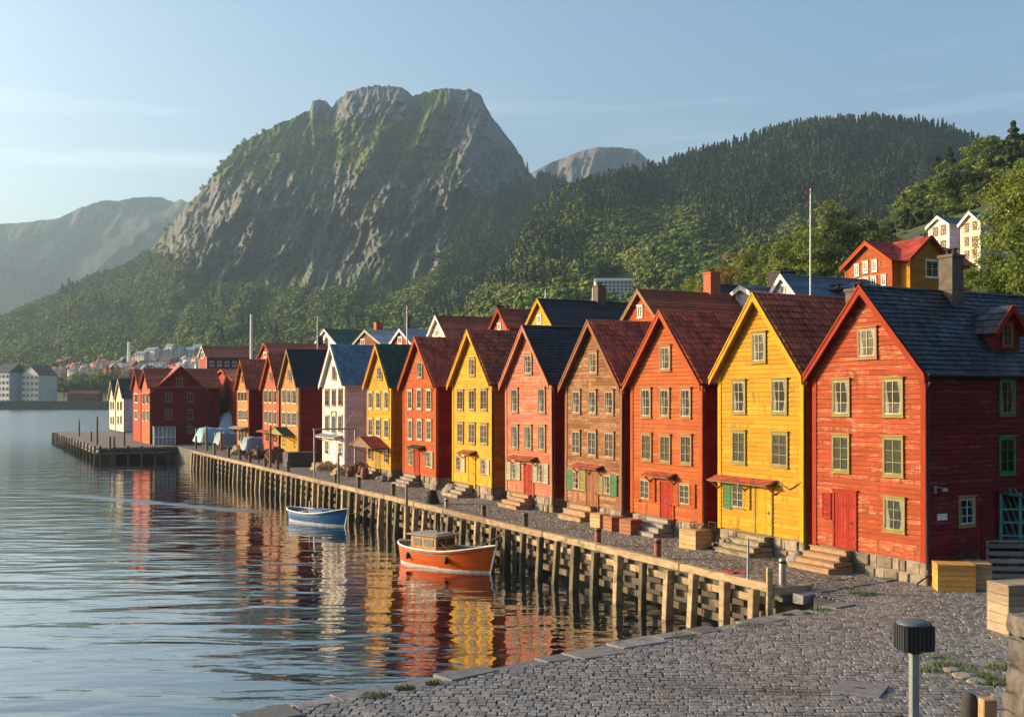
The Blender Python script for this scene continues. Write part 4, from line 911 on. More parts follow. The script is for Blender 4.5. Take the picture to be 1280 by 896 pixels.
# --- brown house
h = House('brown_house', 'bare brown timber house with green and brown shutters', 707.5, 777, (739.5, 399.5), 484, 13, BRO, BRO_S, ('pan', T_RED), TR['bro'])
h.win([B(138, 246, 167, 317)], TR['tan'], TR['cream'], CURT); h.win([B(89, 366, 115, 441), B(139, 366, 164, 441), B(190, 366, 218, 444)], TR['tan'], TR['cream'], CURT); h.win([B(89, 490, 115, 568), B(138, 492, 165, 573), B(190, 495, 219, 579)], TR['tan'], TR['cream']); h.win([B(91, 615, 113, 678), B(187, 628, 210, 691)], TR['tan'], TR['cream'], CURT, hood=False)
h.shut([B(73, 613, 90, 676), B(210, 630, 230, 694)], TR['green']); h.shut([B(114, 615, 132, 680), B(172, 626, 186, 690)], TR['olive']); h.door(B(133, 616, 171, 742), TR['bro'], TR['bro']); h.canopy(680+103/2.4875, 680+184/2.4875, 340+592/2.4875, T_RED, WOOD, .5, .2)
h.steps(B(92, 738, 172, 782), 'low wooden steps at the door of the bare brown house', WOOD, 1.4, 3)
# --- pink house
h = House('pink_house', 'salmon pink house with black roof, red door and crimson side', 633.5, 691, (660, 407), 481.5, 13, PIN, CRI, ('slate', T_BLK), TR['pin'])
h.win([C(530, 247, 560, 323)], TR['tan'], TR['cream'], CURT); h.win([C(480, 374, 507, 466), C(582, 373, 610, 469)], TR['tan'], TR['grey'], CURT); h.win([C(480, 511, 507, 600), C(530, 512, 558, 604), C(582, 513, 609, 609)], TR['tan'], TR['grey'], CURT); h.win([C(479, 652, 498, 713), C(578, 655, 600, 729)], TR['tan'], TR['cream'], CURT, hood=False)
h.shut([C(462, 651, 478, 714), C(498, 652, 514, 716), C(562, 653, 578, 726), C(601, 657, 620, 732)], TR['grey']); h.door(C(525, 650, 563, 778), TR['crim'], TR['pin']); h.canopy(480+484/2.988, 480+577/2.988, 360+622/2.988, T_RED, WOOD, .55, .2)
h.steps(C(486, 778, 566, 830), 'stone steps at the red door of the pink house', WOOD, 1.5, 4)
# --- lemon house
h = House('lemon_house', 'lemon yellow house with dark red roof, between pink and orange red neighbours', 566.5, 615, (588, 412), 482, 13, LEM, OCH_S, ('pan', T_RED), TR['yel'])
h.win([C(320, 261, 343, 329)], TR['tan'], TR['cream'], CURT); h.win([C(276, 379, 300, 458), C(320, 377, 343, 458), C(363, 377, 388, 458)], TR['tan'], TR['cream']); h.win([C(277, 501, 300, 579), C(320, 503, 344, 583), C(363, 506, 390, 586)], TR['tan'], TR['cream']); h.win([C(273, 625, 291, 683), C(364, 635, 384, 699)], TR['tan'], TR['cream'], CURT, hood=False)
h.shut([C(291, 626, 306, 686), C(385, 640, 397, 698)], TR['cream']); h.door(C(317, 624, 344, 745), TR['yel'], TR['yel']); h.canopy(480+298/2.988, 480+347/2.988, 360+603/2.988, T_RED, WOOD, .6, .22)
h.steps(C(272, 742, 342, 785), 'stone steps at the yellow door of the lemon house', STONE, 1.5, 4)
# --- orange red house
h = House('orange_red_house', 'orange red house with crimson side, next to the green roofed ochre house', 504.5, 546, (524, 421), 484.5, 13, VER, CRI, ('pan', T_RED), TR['ora'])
h.win([C(127, 274, 148, 338)], TR['tan'], TR['grey'], CURT); h.win([C(93, 381, 109, 454), C(127, 377, 145, 454), C(162, 379, 182, 458)], TR['cream'], TR['cream']); h.win([C(94, 491, 110, 566), C(127, 491, 146, 568), C(162, 493, 182, 571)], TR['cream'], TR['cream']); h.win([C(93, 604, 113, 664), C(157, 609, 180, 672)], TR['tan'], TR['cream'], CURT, hood=False)
h.shut([C(176, 611, 187, 674)], TR['grey']); h.door(C(115, 605, 134, 711), TR['crim'], TR['ora']); h.canopy(480+109/2.988, 480+156/2.988, 360+585/2.988, T_BLK, WOOD, .6, .22)
h.steps(C(84, 710, 142, 748), 'stone steps at the dark door of the orange red house', STONE, 1.5, 4)
# --- ochre house with green roof
h = House('ochre_house', 'ochre yellow house with dark green roof and gabled door canopy', 459.5, 489, (472.5, 430), 484.5, 13, OCH, OCH_S, ('pan', T_GRN), TR['yel'])
h.win([E(825, 264, 850, 331)], TR['tan'], TR['cream'], CURT); h.win([E(784, 387, 804, 471), E(820, 387, 843, 471), E(861, 384, 883, 473)], TR['cream'], TR['cream'], CURT); h.win([E(785, 517, 806, 603), E(820, 517, 843, 606), E(861, 521, 885, 613)], TR['cream'], TR['cream']); h.win([E(784, 657, 805, 721), E(860, 659, 882, 736)], TR['tan'], TR['cream'], None, hood=False)
h.door(E(819, 660, 840, 780), TR['olive'], TR['yel'])
a_, z_ = h.loc(260+768/3.896, 390+646/3.896); b_, _ = h.loc(260+886/3.896, 390+646/3.896); gable_canopy(h.root, a_, b_, z_, 1.6, .85, T_RED, WOOD, y=-.02)
h.steps(E(776, 780, 842, 826), 'stone steps under the gabled canopy of the ochre house', STONE, 1.5, 4)
# --- white house with blue roof
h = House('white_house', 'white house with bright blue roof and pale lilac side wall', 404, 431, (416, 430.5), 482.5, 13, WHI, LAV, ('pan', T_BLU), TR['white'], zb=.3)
h.win([E(607, 264, 627, 331)], TR['tan'], TR['tan'], CURT2); h.win([E(573, 376, 593, 458), E(606, 376, 625, 458), E(638, 372, 659, 458)], TR['tan'], TR['tan']); h.win([E(573, 502, 593, 581), E(605, 504, 627, 591), E(637, 504, 659, 586)], TR['grey'], TR['tan']); h.win([E(573, 620, 592, 696), E(638, 630, 659, 709)], TR['white'], TR['white'])
h.door(E(604, 622, 626, 738), TR['white'], TR['white'])
q = MB(); x_, z_ = h.loc(260+615/3.896, 390+484/3.896); q.box(x_-.75, x_+.75, -.12, -.02, z_-.1, z_+.05); q.box(x_-.75, x_-.6, -.10, -.02, z_-.6, z_-.1); q.box(x_+.6, x_+.75, -.10, -.02, z_-.6, z_-.1); q.build('window_hood', TR['tan'], h.root)
h.canopy(260+560/3.896, 260+660/3.896, 390+592/3.896, T_GRY, TR['white'], .9, .2)
# --- the three narrow ones at the far end
h = House('narrow_ochre_house', 'narrow tan house with navy roof, red side and yellow porch', 352, 373.5, (361.2, 436), 484, 13, TAN, BARN, ('slate', T_BLK), TR['tan'], zb=.3)
h.win([E(391, 274, 408, 336)], TR['tan'], TR['cream'], CURT); h.win([E(363, 376, 381, 444), E(386, 376, 406, 444), E(411, 376, 435, 446)], TR['cream'], TR['cream'], CURT); h.win([E(364, 485, 383, 551), E(389, 485, 409, 553), E(412, 485, 436, 553)], TR['cream'], TR['cream'])
x0_, z0_ = h.loc(353, 390+690/3.896); x1_, z1_ = h.loc(372.5, 390+595/3.896); q = MB(); boards_front(q, h.w-.3, .3, z1_, z1_+.05, .2); pch = q.build('porch_front', YEL, h.root, loc=(.15, -.05, 0), fix=False)
h.win([E(366, 598, 380, 650), E(418, 596, 433, 660)], TR['green'], TR['green'], None, hood=False); h.door(E(386, 596, 410, 696), TR['green'], TR['green'])
a_, z_ = h.loc(260+340/3.896, 390+588/3.896); b_, _ = h.loc(260+425/3.896, 390+588/3.896); gable_canopy(h.root, a_, b_, z_, 1.3, .75, T_GRN, TR['olive'], y=-.02)
h = House('coral_house', 'narrow coral red house between the two narrow tan and orange ones', 329, 348.5, (336.5, 441), 486, 13, COR, BARN, ('slate', T_RED), TR['ora'], zb=.3)
h.win([E(300, 287, 313, 336)], TR['tan'], TR['tan'], CURT2); h.win([E(275, 379, 291, 441), E(296, 379, 313, 441), E(320, 379, 336, 441)], TR['cream'], TR['tan']); h.win([E(276, 480, 292, 541), E(297, 480, 314, 545), E(320, 482, 337, 547)], TR['cream'], TR['tan']); h.win([E(283, 580, 296, 630), E(322, 580, 336, 636)], TR['tan'], TR['cream'], None, hood=False)
h.door(E(300, 585, 318, 676), TR['crim'], TR['ora']); h.canopy(260+272/3.896, 260+330/3.896, 390+570/3.896, T_RED, WOOD, .9, .2)
h = House('narrow_orange_house', 'narrow orange house with dark red roof, last of the row', 296.7, 311, (303, 449), 487, 13, TAN, BARN, ('slate', T_RED), TR['ora'], zb=.3)
h.win([E(165, 304, 178, 346)], TR['tan'], TR['tan'], CURT2); h.win([E(147, 387, 160, 434), E(163, 387, 177, 434), E(179, 387, 193, 434)], TR['cream'], TR['tan']); h.win([E(150, 475, 162, 528), E(165, 475, 178, 528), E(179, 475, 193, 528)], TR['cream'], TR['white']); h.win([E(151, 572, 163, 630), E(166, 572, 179, 630), E(180, 572, 193, 632)], TR['cream'], TR['tan'], None, hood=False)
h.canopy(260+134/3.896, 260+196/3.896, 390+555/3.896, T_GRY, WOOD, .9, .2)

for nm in ('yellow_house', 'orange_house', 'brown_house', 'pink_house', 'lemon_house'):
    rt = bpy.data.objects[nm]; hh = HS[nm]; g = MB(); gx = hh.w+.34; g.tube([(gx, -.3, hh.he-.02), (gx, 6, hh.he-.04)], .06, 7); g.tube([(gx, -.1, hh.he-.05), (gx-.05, -.1, hh.he-.28), (hh.w+.10, .02, hh.he-.55), (hh.w+.10, .02, .3)], .04, 7); g.build('gutter', IRON, rt)
# ================================================================== BEHIND THE ROW
def back(name, label, xl, xr, apex, eave, D, fm, sm, roof, tm, V, wins=(), chim=None, z0=None, ca=None, sa=None, **k):
    p = PV((xl+xr)/2, V); z0 = float(land(np.array(p.x), np.array(p.y)))-1.2 if z0 is None else z0; z0 = max(z0, 0)
    h = House(name, label, xl, xr, apex, eave, D, fm, sm, roof, tm, V=V, z0=z0, zb=.0, det=False, **k)
    h.win(wins, ca or TR['white'], sa or TR['white'])
    if chim:
        for c in chim: chimney(h.root, h.w*c[0], c[1], h.ha-1.2, h.ha+c[2], c[3], c[4])
    return h
back('yellow_house', 'yellow gabled house with long black roof, behind the pink and brown houses', 660.5, 692, (675, 373), 410, 13, LEM, LEM, ('slate', T_BLK), TR['yel'], 50, [(672.5, 394, 677.5, 404.5)], [(.5, 6.6, 1.6, .9, CHIM), (.62, 10.6, .6, .8, BRICK)])
back('red_house', 'red house with long dark red roof and brick chimney, behind the brown and orange houses', 783, 822, (800, 361.5), 400, 16, VER, CRI, ('pan', T_RED), TR['tan'], 48, [(798, 382, 804.5, 397)], [(.5, 6.9, 1.7, .95, BRICK)])
back('orange_house', 'small orange house with dark red roof, behind the pink house', 615, 636, (623, 385.5), 412, 11, COR, CRI, ('pan', T_RED), TR['red'], 49, [(622, 404, 626, 413)])
back('cream_house', 'cream gabled house with dark red roof, behind the orange red house', 537, 560, (546.5, 394.5), 424, 15, CREAM, CREAM, ('pan', T_RED), TR['white'], 49, [(545, 412, 549.5, 421)], [(.55, 7.5, 1.4, .9, SOOT)])
back('red_house', 'dark red house with red roof, behind the coral and tan houses', 324, 341, (331, 428), 447, 15, RUST, BARN, ('slate', T_RED), TR['red'], 46, [(330, 440, 333.5, 447)], [(.5, 9, 1.2, .9, SOOT)])
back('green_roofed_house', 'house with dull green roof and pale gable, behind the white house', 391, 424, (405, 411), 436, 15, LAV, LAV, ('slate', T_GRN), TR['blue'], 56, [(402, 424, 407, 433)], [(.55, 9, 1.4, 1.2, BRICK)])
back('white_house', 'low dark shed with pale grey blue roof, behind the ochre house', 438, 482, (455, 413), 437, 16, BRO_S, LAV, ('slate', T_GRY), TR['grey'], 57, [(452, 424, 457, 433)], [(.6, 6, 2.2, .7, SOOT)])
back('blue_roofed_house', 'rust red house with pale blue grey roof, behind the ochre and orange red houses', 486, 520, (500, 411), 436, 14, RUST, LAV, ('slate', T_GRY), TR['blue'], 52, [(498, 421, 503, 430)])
hb = back('white_house', 'white gabled house with blue roof, behind the bright yellow house', 966, 997, (980, 343), 372, 13, WHI, WHI, ('slate', T_BLU), TR['white'], 59, [(977, 356, 983, 368)], [(1.0, 4.2, -1.0, 1.3, CHIM)])
back('black_roofed_house', 'small dark house with black roof, beside the brick chimney', 880, 905, (888, 355), 372, 9, BRO_S, BRO_S, ('slate', T_BLK), TR['bro'], 64)
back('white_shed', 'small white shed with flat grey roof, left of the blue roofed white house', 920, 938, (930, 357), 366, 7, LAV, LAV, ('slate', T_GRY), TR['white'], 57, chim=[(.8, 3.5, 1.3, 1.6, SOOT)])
# orange house on the slope: a gable to the water and a wing with its own gable
ho = back('orange_villa', 'orange and ochre villa with bright red roofs up the slope', 1058, 1116, (1083.5, 302), 334, 9.5, ORA, OCH_S, ('pan', T_BRI), TR['ora'], 68, [(1070, 331, 1075.5, 345), (1080.5, 327, 1086.5, 341.5), (1091.5, 325.5, 1098, 340), (1062, 351, 1068, 366), (1073, 349, 1079, 363), (1081, 347, 1087, 361), (1090, 346, 1097, 360), (1103, 344, 1109, 357)], None, ov=.3)
wr = MB(); hw_ = ho.w; y0_, y1_ = .8, 5.0; ym = (y0_+y1_)/2; xo = hw_+1.1; za2 = ho.ha+.12
def gz(y): return za2-.1-abs(y-ym)*((za2-ho.he)/((y1_-y0_)/2+.35))
boards_side(wr, xo, y0_, y1_, 0, gz(y0_), .2, 1)
zz = gz(y0_)
while zz < za2-.3:
    k_ = (zz-gz(y0_))/(gz(ym)-gz(y0_)); k2 = min(1, (zz+.2-gz(y0_))/(gz(ym)-gz(y0_))); a0, a1 = y0_+(ym-y0_)*k_, y1_-(y1_-ym)*k_; b0, b1 = y0_+(ym-y0_)*k2, y1_-(y1_-ym)*k2
    wr.add([(xo, a0, zz), (xo, a1, zz), (xo+.02, a1, zz), (xo+.02, a0, zz), (xo, b0, zz+.2), (xo, b1, zz+.2)], [(0, 1, 2, 3), (3, 2, 5, 4)]); zz += .2
for y_ in (y0_, y1_): wr.add([(hw_/2, y_, 0), (xo, y_, 0), (xo, y_, gz(y0_)), (hw_/2, y_, gz(y0_))], [(0, 1, 2, 3)])
wing = wr.build('wing', OCH_S, ho.root, fix=False)
wq = MB()
for sg in (-1, 1):
    e = Vector((xo+.35, ym+sg*((y1_-y0_)/2+.35), ho.he)); rr = Vector((xo+.35, ym, za2)); es = (rr-e).normalized(); Ls = (rr-e).length; er = Vector((-1, 0, 0)); nn_ = Vector((0, sg*es.z, abs(es.y))); L2 = xo+.35-hw_/2
    q = [e, rr, rr+er*L2, e+er*L2]; wq.add(q+[p-nn_*.1 for p in q], [(0, 1, 2, 3), (4, 5, 6, 7), (0, 1, 5, 4), (0, 3, 7, 4)], 0); tiles(wq, e, er, es, nn_, L2, Ls, 'pan', 0, .4, .45)
wq.build('wing_roof', T_BRI, wing, fix=False)
b_ = MB()
for sg in (-1, 1): b_.beam((xo+.38, ym+sg*((y1_-y0_)/2+.37), ho.he-.05), (xo+.38, ym, za2-.02), .06, .24)
b_.build('bargeboard', TR['crim'], wing)
for zz in (ho.he-.6, ho.he-3.4): window(wing, 0, 0, 1.5, 1.45, TR['white'], TR['white'], ((xo+.02, ym+.4, zz), rad(90)), None, cols=2, rows=2)
chimney(ho.root, hw_*.72, 5.2, ho.ha-.9, ho.ha+.6, .8, CHIM, name='chimney')
for i, (xl, xr, ap, ev, V_, ws, lb) in enumerate([
    (1161, 1186, (1176, 269.5), 284, 118, [(1166, 285, 1172, 295), (1176, 282, 1182, 293), (1166, 302, 1172, 312), (1176, 301, 1182, 311)], 'pale grey white house with blue roof, lower of the two up the hill'),
    (1201.5, 1225, (1212, 264.5), 281, 112, [(1206, 280, 1211, 290), (1216, 277, 1221, 287), (1206, 297, 1211, 307), (1215, 296, 1222, 306), (1206, 314, 1211, 324), (1216, 313, 1221, 322)], 'cream white house with blue roof, upper of the two up the hill'),
    (1240, 1270, (1254, 256), 276, 117, [(1246, 275, 1252, 286), (1257, 273, 1263, 284)], 'cream house with pinkish roof half hidden behind the big tree')]):
    p = PV((xl+xr)/2, V_); back('hill_house', lb, xl, xr, ap, ev, 11, WHI if i == 0 else CREAM, LAV, ('slate', T_BLU if i < 2 else T_RED), TR['white'], V_, ws, None, ca=TR['tan'], sa=TR['tan'], z0=float(land(np.array(p.x), np.array(p.y)))-7)

# ================================================================== THE PIER'S HOUSES
h1 = House('pier_house', 'red gabled house on the pier, with wide barn red side gable', 177, 187.6, (181.3, 460), 485, 9.5, COR, BARN, ('slate', T_RED), TR['red'], V=24.8, zb=.0, det=False, z0=0)
h1.win([(178.5, 492, 181, 505), (183, 492, 186.5, 505), (178.5, 513, 181, 526), (183, 513, 186.5, 526)], TR['cream'], TR['tan'], CURT)
# its wide cross gable towards us
uc = h1.uL-h1.w; r_ = lambda px, py: (lambda k, Zd: (k*Zd*n[0]+Zd*n[1]-24.8, height(py, Zd)))((px-CX)/F, uc/(((px-CX)/F)*d[0]+d[1]))
yE, _ = r_(262, 500); yP, zP = r_(223, 456.5); _, zE = r_(262, 490); yP = yE/2
q = MB(); xw = h1.w+.06
q.add([(xw, 0, 0), (xw, yE, 0), (xw, yE, zE), (xw, yP, zP-.1), (xw, 0, zE)], [(0, 1, 2, 3, 4)])
wi = q.build('cross_gable', BARN, h1.root, fix=False)
q = MB()
for sg in (-1, 1):
    e = Vector((xw+.3, yP+sg*(yP+.3), zE-.3)); rr = Vector((xw+.3, yP, zP)); a_ = [e, rr, Vector((-.2, rr.y, rr.z)), Vector((-.2, e.y, e.z))]; nv = Vector((0, sg*.7, .7))
    q.add(a_+[p-nv*.12 for p in a_], [(0, 1, 2, 3), (4, 5, 6, 7), (0, 1, 5, 4), (0, 3, 7, 4)])
q.build('cross_gable_roof', T_RED, wi, fix=False)
for (px, py, w_, h_) in [(223.6, 477.5, 9, 11), (210.5, 496.5, 9, 12), (237.5, 496.5, 9, 12), (210.5, 518, 9, 12), (237, 518, 9, 12), (237, 537, 8, 9)]:
    y_, z_ = r_(px, py); window(wi, 0, 0, w_*150/F*.95, h_*150/F, TR['tan'], TR['grey'], ((xw+.02, y_, z_), rad(90)), None, detail=False)
q = MB(); ya, _ = r_(190, 540); yb_, _ = r_(216, 540); q.box(xw+.02, xw+1.6, ya, yb_, 0, 2.4); q.box(xw-.0, xw+1.8, ya-.1, yb_+.1, 2.4, 2.52); _p = q; q = _p; wi_f = MB(); [wi_f.box(xw+1.6, xw+1.68, ya+(yb_-ya)*i/5-.04, ya+(yb_-ya)*i/5+.04, 0, 2.4) for i in range(6)]; wi_f.box(xw+1.6, xw+1.66, ya, yb_, 1.0, 1.1); q.build('glazed_porch', [mat('pale_glazing', (.20, .26, .28), rough=.15, var=.3, ns=2)], wi); wi_f.build('porch_frame', TR['white'], [c for c in wi.children if c.name.startswith('glazed_porch')][0])
h2 = House('pier_house', 'slim red gabled house on the pier, leaning on the wide red one', 166.5, 176, (171, 461.5), 486, 9.5, RUST, BARN, ('slate', T_RED), TR['red'], V=24.8, zb=0, det=False)
h2.win([(169, 492, 172.5, 503), (169, 513, 172.5, 524)], TR['white'], TR['tan'])
hA = House('pier_house', 'cream gabled house at the seaward end of the pier', 137, 144.5, (140.5, 475), 499, 9, CREAM, CREAM, ('slate', T_BLK), TR['cream'], V=28.6, zb=0, det=False)
hA.win([(138.5, 502, 140.2, 512), (141.4, 502, 143.2, 512), (138.5, 521, 140.2, 530), (141.4, 521, 143.2, 530)], TR['tan'], TR['tan'])
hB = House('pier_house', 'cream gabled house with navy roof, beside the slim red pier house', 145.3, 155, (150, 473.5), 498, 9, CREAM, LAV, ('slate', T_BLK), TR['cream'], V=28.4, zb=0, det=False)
hB.win([(147, 502, 149, 513), (150.7, 502, 153, 513), (147, 520, 149, 530), (150.7, 520, 153, 530)], TR['tan'], TR['tan'])
back('rust_red_house', 'rust red house with plain walls, behind the pier and tents', 262, 297, (276, 461), 478, 14, RUST, RUST, ('slate', T_RED), TR['red'], 36, [(266, 484, 269, 494), (278, 486, 281, 496)], None, z0=0)
hw = back('red_warehouse', 'long red warehouse with row of white windows under the mountain', 249, 258, (253, 432), 447, 13, RUST, BARN, ('slate', T_RED), TR['white'], 62, [(251.5, 440, 255, 448)], None, z0=3)
for i in range(6): window(hw.root, 0, 0, 1.1, 1.3, TR['white'], TR['white'], ((hw.w+.02, 1.4+i*2.05, hw.zw-2.0), rad(90)), None, detail=False)
# ================================================================== THE TIMBER QUAY
tim = mat('quay_timber', (.30, .215, .125), rough=.85, var=.45, ns=1.6, stretch=(1, 1, 2.5), island=.35, bump=.015, bs=14, wear=((.10, .10, .045), .45, (1.2, 1.2, 1.2)))
timw = mat('wet_quay_post', (.115, .085, .052), rough=.8, var=.45, ns=1.6, stretch=(1, 1, .5), island=.4, bump=.015, bs=14, wear=((.045, .05, .025), .6, (1.5, 1.5, .6)))
Q = thing('timber_quay', 'long timber quay of leaning posts and rails with a beam along its top', 'quay', R(29, QV))
def q_(u, v, z): return R(u-29, v-QV, z)
m = MB(); u = 29.6
while u < 131.5:
    l = min(random.uniform(4.2, 6.5), 132-u); a = random.uniform(-.015, .015)
    m.beam(q_(u, -.17+QV+a, .12), q_(u+l-.03, -.17+QV+a, .12+random.uniform(-.012, .012)), .34, .30, 0, jit=.012); u += l
m.build('top_beam', tim, Q, bevel=.02)
for zr, vv in ((-.42, .04), (-.98, .08), (-1.5, .16)):
    m = MB(); u = 29.6
    while u < 131.5:
        l = min(random.uniform(3.5, 6.5), 132-u); m.beam(q_(u, QV-.14+vv, zr), q_(u+l-.05, QV-.14+vv, zr+random.uniform(-.03, .03)), .13, .27, 0, jit=.015); u += l
    m.build('rail', tim if zr > -.5 else timw, Q)
u = 30.3; ip = 0
while u < 131.8:
    m = MB(); lean = random.uniform(-.06, .14); lu = random.uniform(-.10, .10); wq_ = random.uniform(.24, .32); top = random.uniform(-.10, .04)
    m.beam(q_(u+lu, QV-.46-lean-.12, -4.2), q_(u, QV-.42, top), wq_, wq_*1.1, 0, up=(n[0], n[1], 0), jit=.02)
    m.build('post', timw if random.random() < .6 else tim, Q, bevel=.02); ip += 1
    u += (1.75+random.uniform(-.12, .12)) if u < 60 else (1.5+random.uniform(-.15, .15)) if u < 90 else 1.75+random.uniform(-.15, .15)
m = MB(); u = 31
while u < 131: m.beam(q_(u, QV+.5, -4), q_(u, QV+.5, -.35), .25, .25, 0, jit=.02); u += 1.9
m.build('inner_posts', timw, Q); 
# end of the quay near us: plank returning to the slip
m = MB(); m.beam(q_(29.5, QV-.3, .05), q_(29.3, QV+1.3, .05), .3, .3, 0); m.beam(q_(29.5, QV-.42, -3), q_(29.5, QV-.42, .9), .2, .2, 0); m.build('end_beam', tim, Q, bevel=.02)

# pier front: piles and fender boards
Pi = thing('wooden_pier', 'low wooden pier with piled edge under the red and cream houses', 'pier', PIER[0])
m = MB()
for (a, b) in ((PIER[0], PIER[3]), (PIER[0], PIER[1])):
    dv = (b-a).normalized(); nv = Vector((dv.y, -dv.x, 0)) if (a-b).cross(Vector((0, 0, 1))).dot(PIER[2]-a) > 0 else Vector((-dv.y, dv.x, 0))
    if nv.dot(PIER[2]-a) > 0: nv = -nv
    for zz in (-.16, -.75): m.beam(a-PIER[0]+nv*.16+Vector((0, 0, zz)), b-PIER[0]+nv*.16+Vector((0, 0, zz)), .22, .22)
m.build('edge_beam', GREYWOOD, Pi)
for (a, b, st) in ((PIER[0], PIER[3], 1.7), (PIER[0], PIER[1], 4.2)):
    dv = (b-a).normalized(); nv = Vector((-dv.y, dv.x, 0)); nv = -nv if nv.dot(PIER[2]-a) > 0 else nv; s = .2
    while s < (b-a).length:
        q = a-PIER[0]+dv*s+nv*.4; m = MB(); hh = random.uniform(.0, .25)
        m.beam(q+Vector((0, 0, -4))+nv*.25, q+Vector((0, 0, hh)), .24, .24, 0, jit=.02); m.build('pile', tim if st > 2 else timw, Pi); s += st
# ---- free-standing bollards and poles
BOL = mat('bollard_wood', (.13, .085, .055), rough=.75, var=.35, ns=4, stretch=(1, 1, .4), bump=.01, bs=20)
BOLR = mat('bollard_rust', (.26, .085, .045), rough=.75, var=.35, ns=4, bump=.008, bs=20)
def bollard(p, h_, r, m_, label, group='mooring bollards along the quay', name='bollard'):
    t = thing(name, label, 'bollard', p, 0, group); k = MB(); k.lathe([(0, -.1), (r*1.03, -.1), (r, .02), (r*.97, h_*.6), (r, h_-.05), (r*.9, h_), (0, h_+.005)], 12); k.build('post', m_, t)
    c = MB(); c.lathe([(r*1.06, h_-.16), (r*1.09, h_-.15), (r*1.09, h_-.08), (r*1.06, h_-.07)], 12); c.build('iron_band', IRON, t); return t
for px, v, h_, r, m_, lb in [
    (978, 26.25, 1.15, .13, STEEL, 'grey steel post at the near end of the timber quay'),
    (822, 26.65, .85, .15, BOLR, 'rusty red bollard in front of the orange house, nearer one of the two red bollards'),
    (747.5, 26.65, .8, .15, BOLR, 'rusty red bollard in front of the brown house, farther one of the two red bollards'),
    (656.5, 26.65, .8, .15, BOL, 'dark wooden bollard on the quay before the pink house'), (604.5, 26.65, .75, .14, BOL, 'dark wooden bollard on the quay before the lemon house'),
    (491.5, 26.6, .95, .15, BOL, 'tall dark bollard on the quay before the ochre house'), (448.5, 26.6, .95, .15, BOL, 'dark bollard between the white house and the water'),
    (419.5, 26.6, .8, .14, BOL, 'dark bollard at the foot of the tall grey pole'), (360, 26.8, 1.0, .17, BOL, 'stout dark bollard before the yellow porch'),
    (347, 26.7, .9, .15, BOL, 'slim dark bollard right of the tall rusty pole'), (331.5, 26.7, .9, .15, BOL, 'dark bollard just right of the standing person'),
    (312.5, 26.7, .9, .15, BOL, 'dark bollard just left of the standing person'), (300, 27.3, 1.1, .16, BOL, 'dark bollard before the narrow orange house'),
    (286, 26.7, 1.2, .17, BOL, 'dark bollard at the far end of the quay, by the pale tarpaulins'), (268, 26.9, 1.4, .18, GREYWOOD, 'grey wooden post near the far end of the timber quay')]:
    bollard(PV(px, v), h_, r, m_, lb)
def pole(name, label, cat, p, h_, r, m_, group=None, extra=None, mats=None):
    t = thing(name, label, cat, p, 0, group); k = MB(); k.tube([(0, 0, -.2), (0, 0, h_*.5), (0.01, 0, h_)], [r, r*.92, r*.8], 8); k.build('pole', m_, t)
    if extra: extra(t)
    return t
pole('steel_post', 'thin pale steel post rising from the beam at the near end', 'post', PV(935, 25.85, 0), 1.75, .05, STEEL)
pole('mooring_pole', 'weathered pole standing in the water left of the orange boat', 'pole', PV(508, 25.35, -3.5), 4.9, .11, tim)
pole('mooring_post', 'tall rusty brown pole at the quay edge, beside the standing person', 'pole', PV(338, 26.7), 4.0, .13, BOLR)
pole('mooring_post', 'tall grey pole at the quay edge, before the white house', 'pole', PV(423, 26.5), 2.4, .10, GREYWOOD)
pole('mooring_post', 'tall orange brown post by the pale blue tarpaulins', 'pole', PV(276.5, 29.5), 2.6, .16, BOLR)
pole('mooring_post', 'stout grey post standing before the tarpaulins', 'pole', PV(258, 28.4), 3.0, .17, GREYWOOD)
for px, v, h_, lb in [(121.5, 18.2, 3.9, 'tallest dark pole on the seaward corner of the pier'), (99, 19.3, 2.6, 'short dark pole at the far tip of the pier'), (114, 18.6, 1.5, 'low post on the pier, left of its tallest pole'), (137.5, 18.4, 1.5, 'low post on the pier, first right of its tallest pole'), (142.5, 19.5, 1.3, 'low post on the pier, second right of its tallest pole'), (155.5, 21.0, 1.9, 'dark post on the pier before the slim red house'), (245, 28.2, 1.6, 'dark post where the pier meets the quay')]:
    u, Zd = uv_at(px, v)
    pole('pier_post', lb, 'post', R(min(u, 214), v), h_, .15, BOL, 'posts standing on the pier')
# tall masts behind roofs
def flag(t):
    k = MB(); k.lathe([(0, 12.02), (.1, 11.95), (.1, 11.85), (0, 11.8)], 8); k.build('finial', BRICK, t)
    f = MB(); rows = [[(-.1-.5*q/4, .05*math.sin(q*1.7), 11.6-.35*r-.05*q) for q in range(5)] for r in range(3)]; f.grid(rows); f.build('pennant', mat('orange_red_cloth', (.6, .10, .05)), t)
p = at(1013, 74, height(368, 74)); pole('flagpole', 'tall white flagpole with small red pennant above the blue roofed white house', 'flagpole', p, height(236, 74)-p.z, .055, TR['white'], None, None)
fp = [o for o in COL.objects if o.name == 'flagpole'][0]; hgt = height(236, 74)-p.z
f = MB(); f.grid([[(-.05-.30*q/4, .03*math.sin(q*1.7), hgt-.05-.09*r-.03*q) for q in range(5)] for r in range(3)]); f.build('pennant', mat('orange_red_cloth', (.6, .10, .05)), fp)
